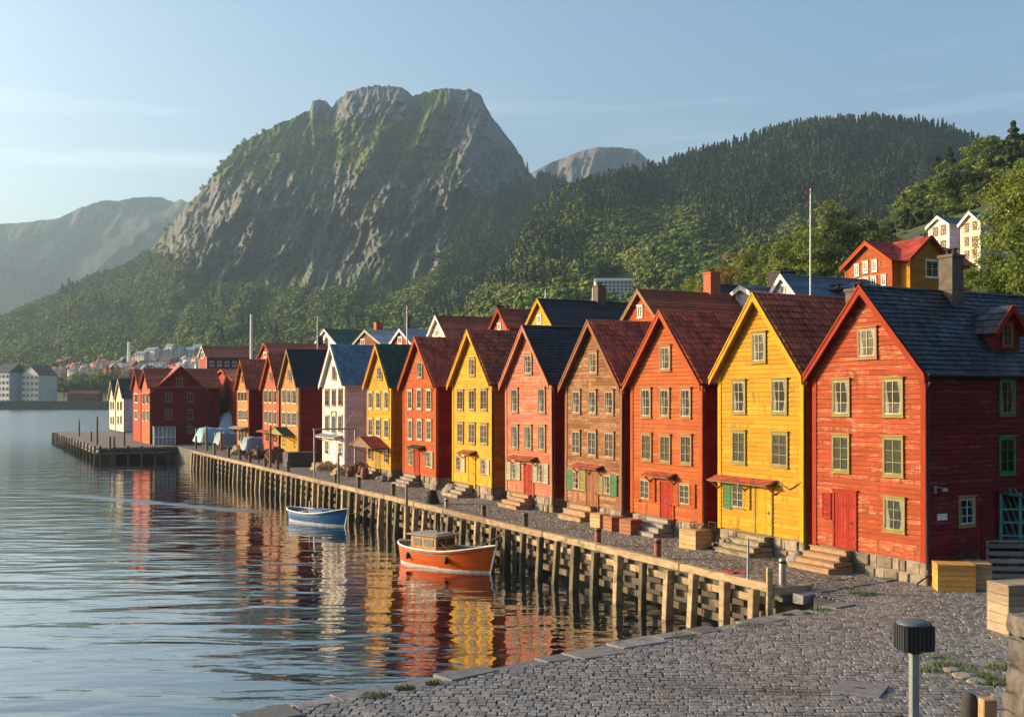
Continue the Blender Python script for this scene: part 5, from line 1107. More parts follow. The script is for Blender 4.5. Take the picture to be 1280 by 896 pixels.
for px, y0, y1, Zd, lb in [(397, 428, 395, 150, 'thin dark mast rising behind the white house'), (509, 420, 383, 120, 'thin grey mast behind the orange red house'), (314, 450, 393, 165, 'pale stout mast behind the coral house'), (682, 378, 362, 112, 'short mast on the black roof of the rear yellow house'), (741, 372, 360, 112, 'thin mast between the chimneys on the black roof')]:
    b = height(y0+12, Zd); pole('mast', lb, 'mast', at(px, Zd, b), height(y1, Zd)-b, .09 if px != 314 else .22, STEEL if px != 314 else TR['white'])

# ================================================================== BOATS
def hull_pts(t, L_, B, H_, sheer, full):
    """half breadth, keel depth and rail height at t from stern (0) to bow (1)"""
    return (B/2)*max(0.0, math.sin(math.pi*min(max(t, 0), 1)))**full, -.42+.30*abs(2*t-1)**3, H_+sheer*(2*t-1)**2
def boat(name, label, p, ang, L_, B, H_, sheer, hm, rail_m, deck_m, bott, stern=.72):
    t = thing(name, label, 'boat', p, ang); N_ = 44; K = 34
    for part in ('hull',):
        m = MB(); rows = []
        for i in range(N_+1):
            f = i/N_; g = .5*(1-math.cos(math.pi*f)); x = (g-.5)*L_; hb = B/2*(1-abs(2*g-1)**(2.4 if g > .5 else 3.4))**.82
            if g < .5: hb = max(hb, B/2*.02)
            ke = -.45+.35*abs(2*g-1)**4; ra = H_+sheer*(.25+.75*(g > .5))*(2*g-1)**2; row = []
            for j in range(K+1):
                s_ = j/K; y = hb*(s_**.42); z = ke+(ra-ke)*(s_**1.5); rake = (z)*.28*max(0, (2*g-1))**6-(z)*.10*max(0, 1-2*g)**6
                row.append((x+rake, y, z))
            rows.append(row)
        m.grid(rows); m.grid([[(a, -b, c) for a, b, c in r] for r in rows])
        for f_i, fc in enumerate(m.f):
            if max(m.v[i][2] for i in fc) < .14: m.m[f_i] = 1
        hull = m.build('hull', [hm, bott], t, fix=True)
        rail = MB(); 
        for sg in (1, -1):
            rail.tube([(r[-1][0], sg*(r[-1][1]+.015), r[-1][2]+.01) for r in rows], .045, 6)
        rail.build('gunwale', rail_m, hull)
        rb = MB()
        for sg in (1, -1): rb.tube([(r[-2][0], sg*(r[-2][1]+.02), r[-2][2]-.02) for r in rows[1:-1]], .03, 5)
        rb.build('rubbing_strake', hm, hull)
        stem = MB(); stem.tube([(c[0]+.02, 0, c[2]) for c in rows[-1]], .05, 6); stem.build('stem', rail_m, hull)
        dk = MB(); dz = -.24; dr = []
        for r in rows[1:-1]:
            dr.append([(r[-1][0]*.985, yy*(r[-1][1]-.03), r[-1][2]+dz) for yy in (-1, -.5, 0, .5, 1)])
        dk.grid(dr, smooth=False); 
        inn = MB()
        for sg in (1, -1): inn.grid([[(r[-1][0], sg*(r[-1][1]-.015), r[-1][2]), (r[-1][0]*.985, sg*(r[-1][1]-.04), r[-1][2]+dz)] for r in rows[1:-1]])
        inn.build('inner_side', deck_m, hull); dk.build('deck', deck_m, t)
    return t, rows
bo = Vector((-3.55, 56.3, WZ)); ang = rad(-41)
paint_o = mat('orange_boat_paint', (.60, .095, .010), rough=.35, var=.2, ns=2, stretch=(.5, 1, 4), wear=((.28, .04, .02), .4, (1, 1, 6)), bump=.004, bs=12, bstretch=(.1, .1, 2))
bt, rows = boat('orange_boat', 'orange wooden fishing boat with varnished wheelhouse, moored at the quay', bo, ang, 6.5, 2.4, .95, .45, paint_o, TR['white'], GREYWOOD, TR['white'])
varn = mat('varnished_wood', (.42, .20, .06), rough=.4, var=.3, ns=3, stretch=(1, 1, 4), island=.2)
cab = MB(); cab.box(-1.75, .15, -.72, .72, .65, 1.60); c_ = cab.build('wheelhouse', varn, bt, bevel=.03)
r_ = MB(); r_.box(-1.95, .35, -.86, .86, 1.60, 1.68); r_.box(-1.7, .1, -.6, .6, 1.68, 1.73); r_.build('cabin_roof', mat('pale_grey_canvas', (.27, .235, .20), rough=.8, var=.2), c_, bevel=.02)
for sy in (-1, 1):
    wv = MB(); wv.box(-1.5, -.95, sy*.721-.005, sy*.721+.02*sy, 1.10, 1.46); wv.box(-.75, -.05, sy*.721-.005, sy*.721+.02*sy, 1.10, 1.46); wv.build('cabin_window', [mat('dark_cabin_glass', (.02, .018, .015), rough=.08, spec=.6)], c_)
wv = MB(); wv.box(.151, .17, -.6, -.05, 1.10, 1.48); wv.box(.151, .17, .05, .6, 1.10, 1.48); wv.build('cabin_window', [MATS['dark_cabin_glass']], c_)
dr = MB(); dr.box(-1.775, -1.751, -.3, .3, .7, 1.5); dr.build('cabin_door', TR['tan'], c_)
ex = MB(); ex.tube([(-.6, .2, 1.7), (-.6, .2, 2.1)], .06, 8); ex.build('exhaust_pipe', IRON, c_)
fh = MB(); fh.box(.8, 1.7, -.45, .45, .6, .85); fh.box(.75, 1.75, -.5, .5, .85, .9); fh.build('hatch', mat('pale_blue_cover', (.32, .40, .47), var=.2, ns=5), bt, bevel=.02)
bw = MB(); bw.tube([(2.3, 0, .8), (2.3, 0, 1.5)], .05, 8); bw.tube([(2.3, -.2, 1.35), (2.3, .2, 1.35)], .03, 6); bw.build('bitt', WOOD, bt)
cr_ = MB(); cr_.box(1.9, 2.2, -.5, -.1, .66, .95, jit=.02); cr_.box(-2.6, -2.2, -.1, .3, .6, .9, jit=.02); cr_.build('fish_box', mat('pale_box', (.45, .44, .42), var=.2), bt)
for xf, sy in ((-1.6, -1), (1.2, -1), (.2, 1)):
    k = MB(); yb = sy*1.16 if abs(xf) < 1 else sy*1.02; k.tube([(xf, yb, .78), (xf, yb+.03*sy, .62), (xf, yb+.05*sy, .42), (xf, yb+.03*sy, .36)], [.03, .10, .11, .04], 8); k.tube([(xf, yb*.97, .92), (xf, yb, .78)], .015, 5); k.build('fender', SOOT, bt)
k = MB()
for i in range(3): k.tube([(1.95+(.24-.02*i)*math.cos(a), .45+(.24-.02*i)*math.sin(a), .66+.05*i) for a in np.linspace(0, 6.28, 16)], .03, 5)
k.build('rope_coil', mat('rope_fibre', (.35, .29, .2), var=.3, ns=20), bt)
k = MB(); k.tube([(-2.9, .0, .6), (-2.9, .0, 1.75)], .035, 7); k.tube([(.95, -.5, .95), (-.3, -.62, 1.62)], .02, 5); k.build('boat_hook', WOOD, bt)
# blue boat
bb = Vector((-13.7, 75.6, WZ)); angb = math.atan2(-4.4, 4.6)
paint_b = mat('blue_boat_paint', (.025, .10, .26), rough=.35, var=.25, ns=2, stretch=(.5, 1, 4), wear=((.10, .17, .28), .3, (1, 1, 6)))
paint_w = mat('white_boat_side', (.55, .57, .58), rough=.4, var=.2, ns=2)
bt2, rows2 = boat('blue_boat', 'blue rowing boat with white trim moored to the quay, beyond the orange boat', bb, angb, 6.5, 2.1, .72, .5, paint_b, TR['white'], mat('blue_inside', (.07, .16, .28), var=.25), paint_w)
for x_ in (-1.9, -.4, 1.3):
    k = MB(); k.box(x_-.14, x_+.14, -.9, .9, .56, .61); k.build('thwart', TR['blue'], bt2, bevel=.01)
k = MB(); k.box(-.1, 1.4, -.55, .55, .5, .92); k.box(-.15, 1.45, -.6, .6, .92, .97); k.build('cuddy', MATS['blue_inside'], bt2, bevel=.03)
k = MB(); k.tube([(-.8, .0, .4), (-.8, .0, 1.45)], .04, 7); k.build('mast', TR['white'], bt2)
k = MB(); k.tube([(-2.6, .3, .62), (.2, .5, .68)], .025, 6); k.build('oar', WOOD, bt2)
def rope(name, label, a, b, sag, r=.032, m_=None):
    a, b = Vector(a), Vector(b); pts = [a.lerp(b, i/14)-Vector((0, 0, sag*4*(i/14)*(1-i/14))) for i in range(15)]
    k = MB(); k.tube([p-a for p in pts], r, 5); o = k.build(name, m_ or mat('rope_fibre', (.35, .29, .2), var=.3, ns=20)); o.location = a; tag(o, label, 'rope'); return o
def on(o, p): return Matrix.LocRotScale(o.location, o.rotation_euler, None) @ Vector(p)
rope('mooring_rope', 'slack rope from the blue boat to the quay posts', on(bt2, (3.2, 0, 1.0)), PV(468, 25.6, -.2), .45)
rope('mooring_rope', 'short rope from the orange boat to the quay', on(bt, (2.3, .1, 1.3)), PV(632, 25.6, -.1), .12)

# ================================================================== CRATES, BOXES, THINGS ON THE QUAY
def crate(label, p, rz, sx, sy, sz, m_, nb=4, group=None, lid=True, name='wooden_crate', open_=False):
    t = thing(name, label, 'crate', p, rz, group); hgap = .012
    for nm, fn in (('front_panel', lambda i0, i1: (-sx/2, sx/2, -sy/2, -sy/2+.03, i0, i1)), ('back_panel', lambda i0, i1: (-sx/2, sx/2, sy/2-.03, sy/2, i0, i1)), ('side_panel', lambda i0, i1: (sx/2-.03, sx/2, -sy/2+.031, sy/2-.031, i0, i1)), ('side_panel', lambda i0, i1: (-sx/2, -sx/2+.03, -sy/2+.031, sy/2-.031, i0, i1))):
        k = MB(); gp = hgap if not open_ else sz/nb*.42
        for i in range(nb): k.box(*fn(sz*i/nb+gp/2, sz*(i+1)/nb-gp/2), jit=.004)
        k.build(nm, m_, t, bevel=.006)
    k = MB()
    for a in (-1, 1):
        for b in (-1, 1):
            xa, ya = a*(sx/2-.05), b*(sy/2-.05); k.box(xa-.035, xa+.035, ya-.035, ya+.035, .0, sz-.005)
    k.build('corner_post', m_, t)
    if lid:
        k = MB(); nbd = max(3, int(sy/.22))
        for i in range(nbd): k.box(-sx/2-.01, sx/2+.01, -sy/2+sy*i/nbd+.006, -sy/2+sy*(i+1)/nbd-.006, sz, sz+.03, jit=.003)
        k.build('lid', m_, t, bevel=.006)
    return t
ORW = mat('orange_crate_wood', (.50, .24, .055), rough=.7, var=.3, ns=3, stretch=(1, 1, 5), island=.22, bump=.006, bs=20)
BRW = mat('brown_crate_wood', (.25, .10, .05), rough=.8, var=.3, ns=3, stretch=(1, 1, 5), island=.3)
TANW = mat('tan_crate_wood', (.40, .25, .12), rough=.8, var=.3, ns=3, stretch=(1, 1, 5), island=.3)
PALEW = mat('pale_box_wood', (.27, .205, .14), rough=.8, var=.3, ns=2.5, stretch=(1, 1, 5), island=.25, bump=.006, bs=20)
p = at(1192, 38.6); crate('bright orange plank crate at the corner of the peeling red house', p, rad(-10), 1.28, .95, .93, ORW, 5)
p = at(1222.5, 39.0); crate('duller tan plank crate close behind the bright orange one', p, rad(-8), .72, .9, .9, TANW, 5)
p = at(1256, 41.2); crate('large grey slatted crate of gaps and rough boards by the teal frame', p, rad(-6), 1.75, 1.2, 1.42, GREYWOOD, 5, open_=True, lid=True, name='slatted_crate')
p = at(1277, 31.9); crate('long pale wooden box on the cobbles beside the stone pillar', p, rad(14), 1.65, .95, 1.42, PALEW, 5, name='wooden_box')
for px, w_, m_, rz, lb in [(749.5, .62, TANW, 3, 'small tan crate, leftmost of the three before the brown house'), (768, .82, BRW, -4, 'dark brown crate, middle of the three before the brown house'), (788, .72, BRW, 6, 'dark brown crate, nearest the orange house steps')]:
    p = PV(px, 30.25); crate(lb, p, ROT+rad(rz), .9, w_, .72, m_, 4, 'crates before the brown house')
p = PV(869, 30.0); crate('tan crate with scraps on top, between the orange house and yellow house', p, ROT+rad(8), 1.05, 1.0, .85, TANW, 4)
k = MB()
for i in range(9): a = random.uniform(0, 6.28); k.beam((random.uniform(-.3, .3), random.uniform(-.3, .3), .9+.03*i), (random.uniform(-.4, .4), random.uniform(-.4, .4), .95+.03*i), .07, .03, jit=.01)
sb = k.build('scrap_boards', WOOD, None, loc=p); tag(sb, 'loose scrap boards lying on the tan crate by the orange house', 'boards')
# hand trolley beside it
p = PV(888, 30.6); t = thing('hand_trolley', 'dark metal hand trolley leaning by the yellow house', 'trolley', p, ROT)
k = MB()
for sx in (-.25, .25): k.tube([(sx, 0, .1), (sx, .12, 1.2)], .025, 6)
for zz in (.35, .7, 1.18): k.tube([(-.25, .02+zz*.08, zz), (.25, .02+zz*.08, zz)], .02, 6)
k.build('frame', IRON, t); k = MB(); k.box(-.28, .28, -.35, .02, .08, .11); k.build('toe_plate', IRON, t)
for sx in (-.3, .3): k = MB(); k.tube([(sx-.03, .05, .13), (sx+.03, .05, .13)], .13, 12, smooth=False); k.build('wheel', SOOT, t)
# little slatted stool and fence stubs at the red house's corner
p = at(1131, 40.9); t = thing('slatted_stand', 'small upright stand of wooden slats at the foot of the red house', 'stand', p, ROT)
for i in range(4): k = MB(); k.box(-.3+.17*i, -.3+.17*i+.09, -.05, .05, 0, .86, jit=.012); k.build('slat', WOOD, t)
k = MB(); k.box(-.36, .36, -.12, .12, .86, .92); k.box(-.36, .36, -.1, .1, -.02, .06); k.build('board', WOOD, t)
for i, (px, Zd, h_, lb) in enumerate([(1145, 40.3, .95, 'short weathered stake beside the slatted stand'), (1152, 40.1, .75, 'lower weathered stake at the foot of the iron handrail')]):
    t = thing('stake', lb, 'stake', at(px, Zd)); k = MB(); k.box(-.06, .06, -.06, .06, -.1, h_, jit=.02); k.build('post', GREYWOOD, t)
# teal frame with a sagging cover
p = at(1281, 41.3); t = thing('teal_frame', 'teal painted timber frame with sloping cover beside the slatted crate', 'frame', p, rad(-6))
for sx in (-1.05, -.35, .35, 1.05):
    for sy in (-.5, .5): k = MB(); k.box(sx-.05, sx+.05, sy-.05, sy+.05, 1.4, 3.0+.25*(sx < 0)); k.build('post', TEAL, t)
k = MB(); k.box(-1.15, 1.15, -.6, .6, 1.32, 1.42); k.build('board', GREYWOOD, t)
k = MB()
for zz in (1.6, 2.1, 2.6): k.box(-1.05, 1.05, -.53, -.47, zz, zz+.07)
k.build('rail', TEAL, t)
k = MB(); rows_ = [[(-1.2+2.4*i/10, -.7+1.4*j/6, 3.28-.045*i-.10*math.sin(j)*math.sin(i*.7)) for i in range(11)] for j in range(7)]; k.grid(rows_); k.build('cover', TEAL, t)
for i in range(5): k = MB(); a = -1.1+.25*i; k.tube([(a+.5, -.1, 1.5), (a-.2, .1*i-.2, 3.55-.05*i)], .04, 6); k.build('folded_pole', TEAL, t)
# boulders
ROCK = mat('boulder_stone', (.22, .20, .18), rough=.9, var=.35, ns=2, bump=.04, bs=6)
def boulder(label, p, r, seed, sq=.8, name='boulder', m_=None):
    bm = bmesh.new(); bmesh.ops.create_icosphere(bm, subdivisions=3, radius=r)
    from mathutils import noise
    for v in bm.verts: v.co *= 1+.35*noise.noise(v.co/r*1.1+Vector((seed*7.3, 0, 0)))+.08*noise.noise(v.co/r*3.5+Vector((seed, 2, 0))); v.co.z *= sq
    me = bpy.data.meshes.new(name); bm.to_mesh(me); bm.free(); me.materials.append(m_ or ROCK); me.polygons.foreach_set('use_smooth', [True]*len(me.polygons))
    o = bpy.data.objects.new(name, me); COL.objects.link(o); o.location = (p[0], p[1], p[2]+r*sq*.55); tag(o, label, 'rock'); return o
boulder('round pale boulder at the corner of the bright yellow house', PV(997, 31.0), .42, 1)
boulder('round grey boulder by the lemon house, at the orange red house side', PV(564, 31.0), .62, 2)
boulder('low mossy boulder beside the ochre house steps', PV(477, 30.9), .5, 3, .6)
# dark sack with a stick on the quay
p = PV(540, 27.3); t = thing('rope_heap', 'dark heap of coiled rope with an upright stick, at the quay edge', 'rope', p)
k = MB()
for i in range(7): r = .42-.03*i; k.tube([(r*math.cos(a)*(1+.05*math.sin(3*a+i)), r*math.sin(a), .08+.12*i+.02*math.sin(2*a)) for a in np.linspace(0, 6.28, 20)], .07, 6)
k.build('coil', SOOT, t); k = MB(); k.tube([(.0, .0, 0), (-.1, 0, 1.25)], .03, 6); k.build('stick', TR['white'], t)
bollard(PV(558, 26.6), .7, .12, STEEL, 'short pale bollard right of the dark rope heap')
# tarpaulins, stalls and heaps at the far end
def tarp(name, label, p, rz, sx, sy, sz, m_, seed, cat='stall'):
    t = thing(name, label, cat, p, rz); k = MB(); rows = []
    for j in range(9):
        r = []
        for i in range(15):
            x = -sx/2+sx*i/14; y = -sy/2+sy*j/8; e = max(abs(2*i/14-1)**14, abs(2*j/8-1)**10)
            r.append((x*(1+.03*e), y*(1+.05*e), sz*(1-.72*e)+.10*math.sin(i*1.3+seed)*math.cos(j*1.1)*(1-.5*e)-.25*(j/8)))
        rows.append(r)
    k.grid(rows); k.build('tarpaulin', m_, t)
    for a in (-1, 1):
        for b in (-1, 1): k = MB(); k.tube([(a*sx*.46, b*sy*.44, 0), (a*sx*.46, b*sy*.44, sz*.95)], .05, 6); k.build('leg', STEEL, t)
    return t
BT = mat('pale_blue_tarpaulin', (.19, .33, .41), rough=.6, var=.2, ns=2); GT = mat('blue_grey_tarpaulin', (.16, .24, .31), rough=.6, var=.2, ns=2)
tarp('covered_stall', 'stall under a big pale blue tarpaulin, beside the pier houses', PV(268, 31.0), ROT, 5.0, 4.4, 2.6, BT, 1)
tarp('covered_stall', 'stall under a smaller pale blue tarpaulin, next to the narrow orange house', PV(285, 31.5), ROT, 3.6, 3.0, 2.2, GT, 2)
tarp('covered_stall', 'blue grey covered stall between the narrow orange and coral houses', PV(321.5, 31.5), ROT, 3.0, 3.4, 2.1, GT, 4)
t = thing('plastic_dome', 'pale translucent dome tent behind the blue tarpaulin', 'tent', PV(287, 36), ROT); k = MB(); k.lathe([(2.6*math.cos(a), 4.4*math.sin(a)+.0) for a in np.linspace(0, 1.5, 8)], 16); k.build('cover', TR['blue'], t)
NET = mat('fishing_net', (.14, .06, .04), rough=.95, var=.5, ns=5, bump=.05, bs=12); NET2 = mat('straw_net', (.34, .24, .12), rough=.95, var=.5, ns=5, bump=.05, bs=12)
def heap(label, p, r, h_, m_, seed, name='net_heap'):
    from mathutils import noise
    bm = bmesh.new(); bmesh.ops.create_icosphere(bm, subdivisions=4, radius=1)
    for v in bm.verts:
        q = 1+.3*noise.noise(v.co*1.6+Vector((seed*3.1, 0, 0)))+.16*noise.noise(v.co*5+Vector((seed, 1, 0))); v.co = Vector((v.co.x*r*q, v.co.y*r*q, max(v.co.z, -.1)*h_*q))
    me = bpy.data.meshes.new(name); bm.to_mesh(me); bm.free(); me.materials.append(m_); o = bpy.data.objects.new(name, me); COL.objects.link(o); o.location = p; tag(o, label, 'heap'); return o
heap('reddish brown heap of fishing nets before the coral house', PV(344, 29.6), 1.2, 1.5, NET, 1); heap('dark net heap at the foot of the coral house', PV(324, 29.8), 1.6, 1.0, NET, 2)
heap('straw coloured heap before the narrow orange house', PV(303, 30.2), 1.5, 1.1, NET2, 3); heap('straw coloured heap at the foot of the white house', PV(405, 30.4), 1.3, .8, NET2, 4); heap('low straw coloured heap at the corner of the white house', PV(431, 30.4), 1.2, .8, NET2, 5)
heap('dark reddish heap between the white and ochre houses', PV(447, 30.8), 1.0, 1.1, NET, 6); heap('green bush growing against the wall of the wide pier house', R(157, 33.5), 1.6, 1.8, mat('bush_leaves', (.06, .085, .02), var=.5, ns=8, bump=.1, bs=8), 7, 'bush')
for o in COL.objects:
    if o.name == 'bush': o['category'] = 'bush'
crate('big black crate before the red side wall of the narrow tan house', PV(377, 30.3), ROT, 1.8, 3.2, 1.35, mat('black_crate_wood', (.03, .03, .032), var=.3, ns=3, island=.3), 5)
def barrel(label, p, m_):
    t = thing('barrel', label, 'barrel', p); k = MB(); k.lathe([(0, 0), (.26, 0), (.33, .3), (.35, .48), (.33, .66), (.26, .95), (0, .95)], 14); k.build('body', m_, t)
    k = MB(); 
    for zz, r in ((.14, .302), (.36, .345), (.6, .345), (.82, .30)): k.lathe([(r, zz-.025), (r+.012, zz-.02), (r+.012, zz+.02), (r, zz+.025)], 14)
    k.build('hoop', IRON, t)
barrel('dark barrel against the shade-painted side of the white house', PV(452, 30.9), BRW); barrel('rusty barrel standing by the ochre house canopy', PV(456, 30.3), BOLR)
# goal-like metal frame
p = PV(393, 27.4); t = thing('metal_frame', 'thin grey goal shaped metal frame standing on the quay before the white house', 'frame', p, ROT)
k = MB(); k.tube([(0, 0, -.1), (0, 0, 4.0)], .07, 8); k.build('post', STEEL, t); k = MB(); k.tube([(0, 3.6, -.1), (0, 3.6, 4.0)], .07, 8); k.build('post', STEEL, t); k = MB(); k.tube([(0, -.1, 4.0), (0, 3.7, 4.0)], .07, 8); k.tube([(0, 2.6, 4.0), (0, 3.6, 5.6)], .03, 6); k.build('crossbar', STEEL, t)

# ================================================================== FOREGROUND
p = at(1142.5, 17.0); ztop = height(776, 17.0); t = thing('lamp_post', 'grey square post with a ribbed black box head, on the cobbles', 'lamp post', p, rad(6))
k = MB(); k.box(-.062, .062, -.062, .062, -.1, ztop-.46); k.build('pole', STEEL, t, bevel=.012)
k = MB(); N_ = 8
k.box(-.235, .235, -.20, .20, ztop-.45, ztop-.04)
for i in range(7): xx = -.235+.47*(i+.5)/7; k.box(xx-.022, xx+.022, -.222, -.199, ztop-.44, ztop-.05)
for i in range(5): yy = -.2+.4*(i+.5)/5; k.box(-.258, -.234, yy-.025, yy+.025, ztop-.44, ztop-.05); k.box(.234, .258, yy-.025, yy+.025, ztop-.44, ztop-.05)
hd = k.build('lamp_head', mat('black_enamel', (.022, .024, .028), rough=.35, var=.15, spec=.5), t, bevel=.008)
k = MB(); k.lathe([(0, ztop+.02), (.16, ztop+.015), (.265, ztop-.015), (.27, ztop-.045), (.0, ztop-.045)], 20); k.build('cap', mat('blue_grey_cap', (.07, .09, .12), rough=.4), hd)
k = MB(); k.box(-.08, .08, -.08, .08, ztop-.5, ztop-.44); k.build('collar', IRON, t)
# manhole cover
p = P(1075, 862); p.z = float(gh(p.x, p.y))+.02
t = thing('manhole_cover', 'flat square grey service cover set in the cobbles', 'manhole cover', p, rad(-30)); k = MB(); k.box(-.56, .56, -.56, .56, -.08, .03); k.build('plate', mat('cover_stone', (.16, .16, .17), rough=.7, var=.3, ns=4, bump=.01, bs=30), t, bevel=.015); k = MB(); k.box(-.12, .12, -.05, .05, .0301, .034); k.build('handle_slot', SOOT, t)
# stone pillar
PIL = mat('pillar_stone', (.115, .103, .092), rough=.95, var=.6, ns=3.5, bump=.05, bs=9, island=.3, wear=((.13, .12, .08), .4, (2, 2, 2)))
p = at(1312, 19.5); zt = height(772, 19.5); t = thing('stone_pillar', 'rough stacked stone gate pillar with a flat capstone', 'pillar', p)
zz = -.1; i = 0
from mathutils import noise as mnoise
def rough_block(k, x0, x1, y0, y1, z0, z1, seed, amp=.07):
    bm = bmesh.new(); bmesh.ops.create_cube(bm, size=1); bmesh.ops.subdivide_edges(bm, edges=bm.edges, cuts=9, use_grid_fill=True)
    c = Vector(((x0+x1)/2, (y0+y1)/2, (z0+z1)/2)); s_ = Vector((x1-x0, y1-y0, z1-z0)); vs = []
    for v in bm.verts:
        q = v.co.copy(); r = max(abs(q.x), abs(q.y), abs(q.z)); sph = q.normalized()*.62; q = q.lerp(sph, .16)
        w_ = Vector((q.x*s_.x, q.y*s_.y, q.z*s_.z))+c; w_ += Vector((mnoise.noise(w_*2.3+Vector((seed, 0, 0))), mnoise.noise(w_*2.3+Vector((0, seed, 9))), mnoise.noise(w_*2.3+Vector((4, 0, seed)))))*amp; w_ += Vector((mnoise.noise(w_*8+Vector((seed, 0, 0))), mnoise.noise(w_*8+Vector((0, seed, 9))), mnoise.noise(w_*8)))*amp*.35; vs.append(w_)
    k.add(vs, [tuple(v.index for v in f.verts) for f in bm.faces], 0, True); bm.free()
while zz < zt-.45:
    hh = random.uniform(.34, .52); hh = min(hh, zt-.42-zz) if zt-.42-zz > .2 else zt-.42-zz
    wd = .46+.20*max(0, 1-zz/(zt*.9)); k = MB(); sp = random.uniform(-.2, .2)
    rough_block(k, -wd, sp, -wd, wd, zz, zz+hh, i*3.1); rough_block(k, sp, wd, -wd, wd, zz, zz+hh, i*5.7+1); k.build('stone_course', PIL, t); zz += hh; i += 1
k = MB(); rough_block(k, -.54, .54, -.54, .54, zt-.36, zt, 77, .05); k.build('capstone', PIL, t)
# dark capped post and stub beside it
t = thing('capped_post', 'short wooden post with a domed black cap, at the foot of the stone pillar', 'bollard', at(1212, 20.6)); zt = height(866, 20.6)
k = MB(); k.tube([(0, 0, -.1), (0, 0, zt-.35)], .12, 12); k.build('post', WOOD, t); k = MB(); k.lathe([(.15, zt-.45), (.155, zt-.15), (.12, zt-.04), (.05, zt), (0, zt)], 14); k.build('cap', SOOT, t)
t = thing('wooden_stub', 'rough square wooden stub between the capped post and the pillar', 'post', at(1234, 20.3)); zt = height(873, 20.3); k = MB(); k.box(-.13, .13, -.13, .13, -.1, zt, jit=.02); k.build('post', WOOD, t, bevel=.02)
# loose paving stones in the grass by the pillar
for i, (px, py, r, lb) in enumerate([(1206, 846, .22, 'flat pinkish stone set in grass near the pillar, largest of the three'), (1222, 852, .17, 'flat grey stone set in grass next to the pillar'), (1190, 838, .16, 'small flat stone in the grass farthest from the pillar')]):
    p = P(px, py); boulder(lb, (p.x, p.y, -.02), r*1.4, 20+i, .28, 'flat_stone', mat('flat_stone', (.25, .22, .20), var=.3, ns=4, bump=.02, bs=14))
# red scrap on the quay (a folded cloth)
k = MB(); k.grid([[(.12*i-.5, .1*j-.2, .05+.04*math.sin(i*1.7+j)) for i in range(9)] for j in range(5)]); o = k.build('red_cloth', mat('red_cloth', (.45, .03, .05), var=.3)); o.location = PV(917, 27.2); tag(o, 'crumpled red cloth lying on the cobbles behind the quay beam', 'cloth')
# tufts of grass between stones
def tufts(name, spots, seed, hs=(.05, .16)):
    r = np.random.default_rng(seed); V = []
    for (cx_, cy_, rr, cnt) in spots:
        for _ in range(cnt):
            a = r.random()*6.28; q = rr*math.sqrt(r.random()); x, y_ = cx_+q*math.cos(a), cy_+q*math.sin(a)*.8; h_ = r.uniform(*hs); b = r.random()*6.28; lx, ly = math.cos(b)*.014, math.sin(b)*.014; dx, dy = r.normal(0, .04, 2)
            z = -.03; V += [(x-lx, y_-ly, z), (x+lx, y_+ly, z), (x+dx, y_+dy, z+h_)]
    return tag(np_mesh(name, V, np.arange(len(V)).reshape(-1, 3), mat('grass_blade', (.085, .12, .025), var=.3, ns=3)), kind='stuff')
sp = []
for px, py, rr, c_ in [(1190, 832, .5, 500), (1215, 845, .6, 900), (1235, 852, .5, 900), (1160, 838, .35, 250), (1250, 835, .4, 500), (1175, 822, .3, 200), (1080, 742, .5, 300), (1060, 735, .4, 200), (965, 700, .5, 300), (1000, 700, .4, 300)]: q = P(px, py); sp.append((q.x, q.y, rr, c_))
for i in range(13): yy = 20+random.random()*15; sp.append((slipx(yy)+random.uniform(.5, 1.1), yy, random.uniform(.15, .45), 260))
for px in (482, 520, 575, 640, 712, 795, 905, 1030): q = PV(px, 31.1); sp.append((q.x, q.y, .5, 260))
tufts('grass', sp, 5)
# ================================================================== TREES
def trunk_mesh(kind, seed):
    r = random.Random(seed); m = MB()
    if kind == 'round':
        m.tube([(0, 0, -.06), (.005, 0, .15), (.012, .006, .36), (.0, .01, .62)], [.030, .024, .018, .006], 8)
        for i in range(7): a = i*.9+r.random(); z0 = .24+.05*i; m.tube([(.006, 0, z0), (math.cos(a)*.10, math.sin(a)*.10, z0+.09), (math.cos(a)*.22, math.sin(a)*.22, z0+.20)], [.012, .008, .003], 6)
    else: m.tube([(0, 0, -.06), (0, 0, .4), (0, 0, .97)], [.018, .012, .003], 7)
    me = bpy.data.meshes.new('trunk'); me.from_pydata(m.v, [], m.f); me.update(); return me
BARK = mat('tree_bark', (.09, .07, .05), rough=.95, var=.4, ns=6)
def leafm(name, col):
    if name in MATS: return MATS[name]
    m = mat(name, col, rough=.6, var=.25, ns=.8, island=.45, spec=.25); t = m.node_tree; b = t.nodes["Principled BSDF"]; out = t.nodes["Material Output"]
    tl = t.nodes.new("ShaderNodeBsdfTranslucent"); tl.inputs[0].default_value = (col[0]*1.5, col[1]*1.5, col[2]*1.2, 1); mi = t.nodes.new("ShaderNodeMixShader"); mi.inputs[0].default_value = .3
    t.links.new(b.outputs[0], mi.inputs[1]); t.links.new(tl.outputs[0], mi.inputs[2]); t.links.new(mi.outputs[0], out.inputs[0]); return m
LM = {'yel': leafm('yellow_green_leaves', (.15, .19, .026)), 'gre': leafm('green_leaves', (.105, .15, .026)), 'dar': leafm('dark_green_leaves', (.055, .085, .022)), 'con': leafm('dark_fir_needles', (.05, .072, .026)), 'amb': leafm('amber_leaves', (.21, .155, .024))}
CM = {}
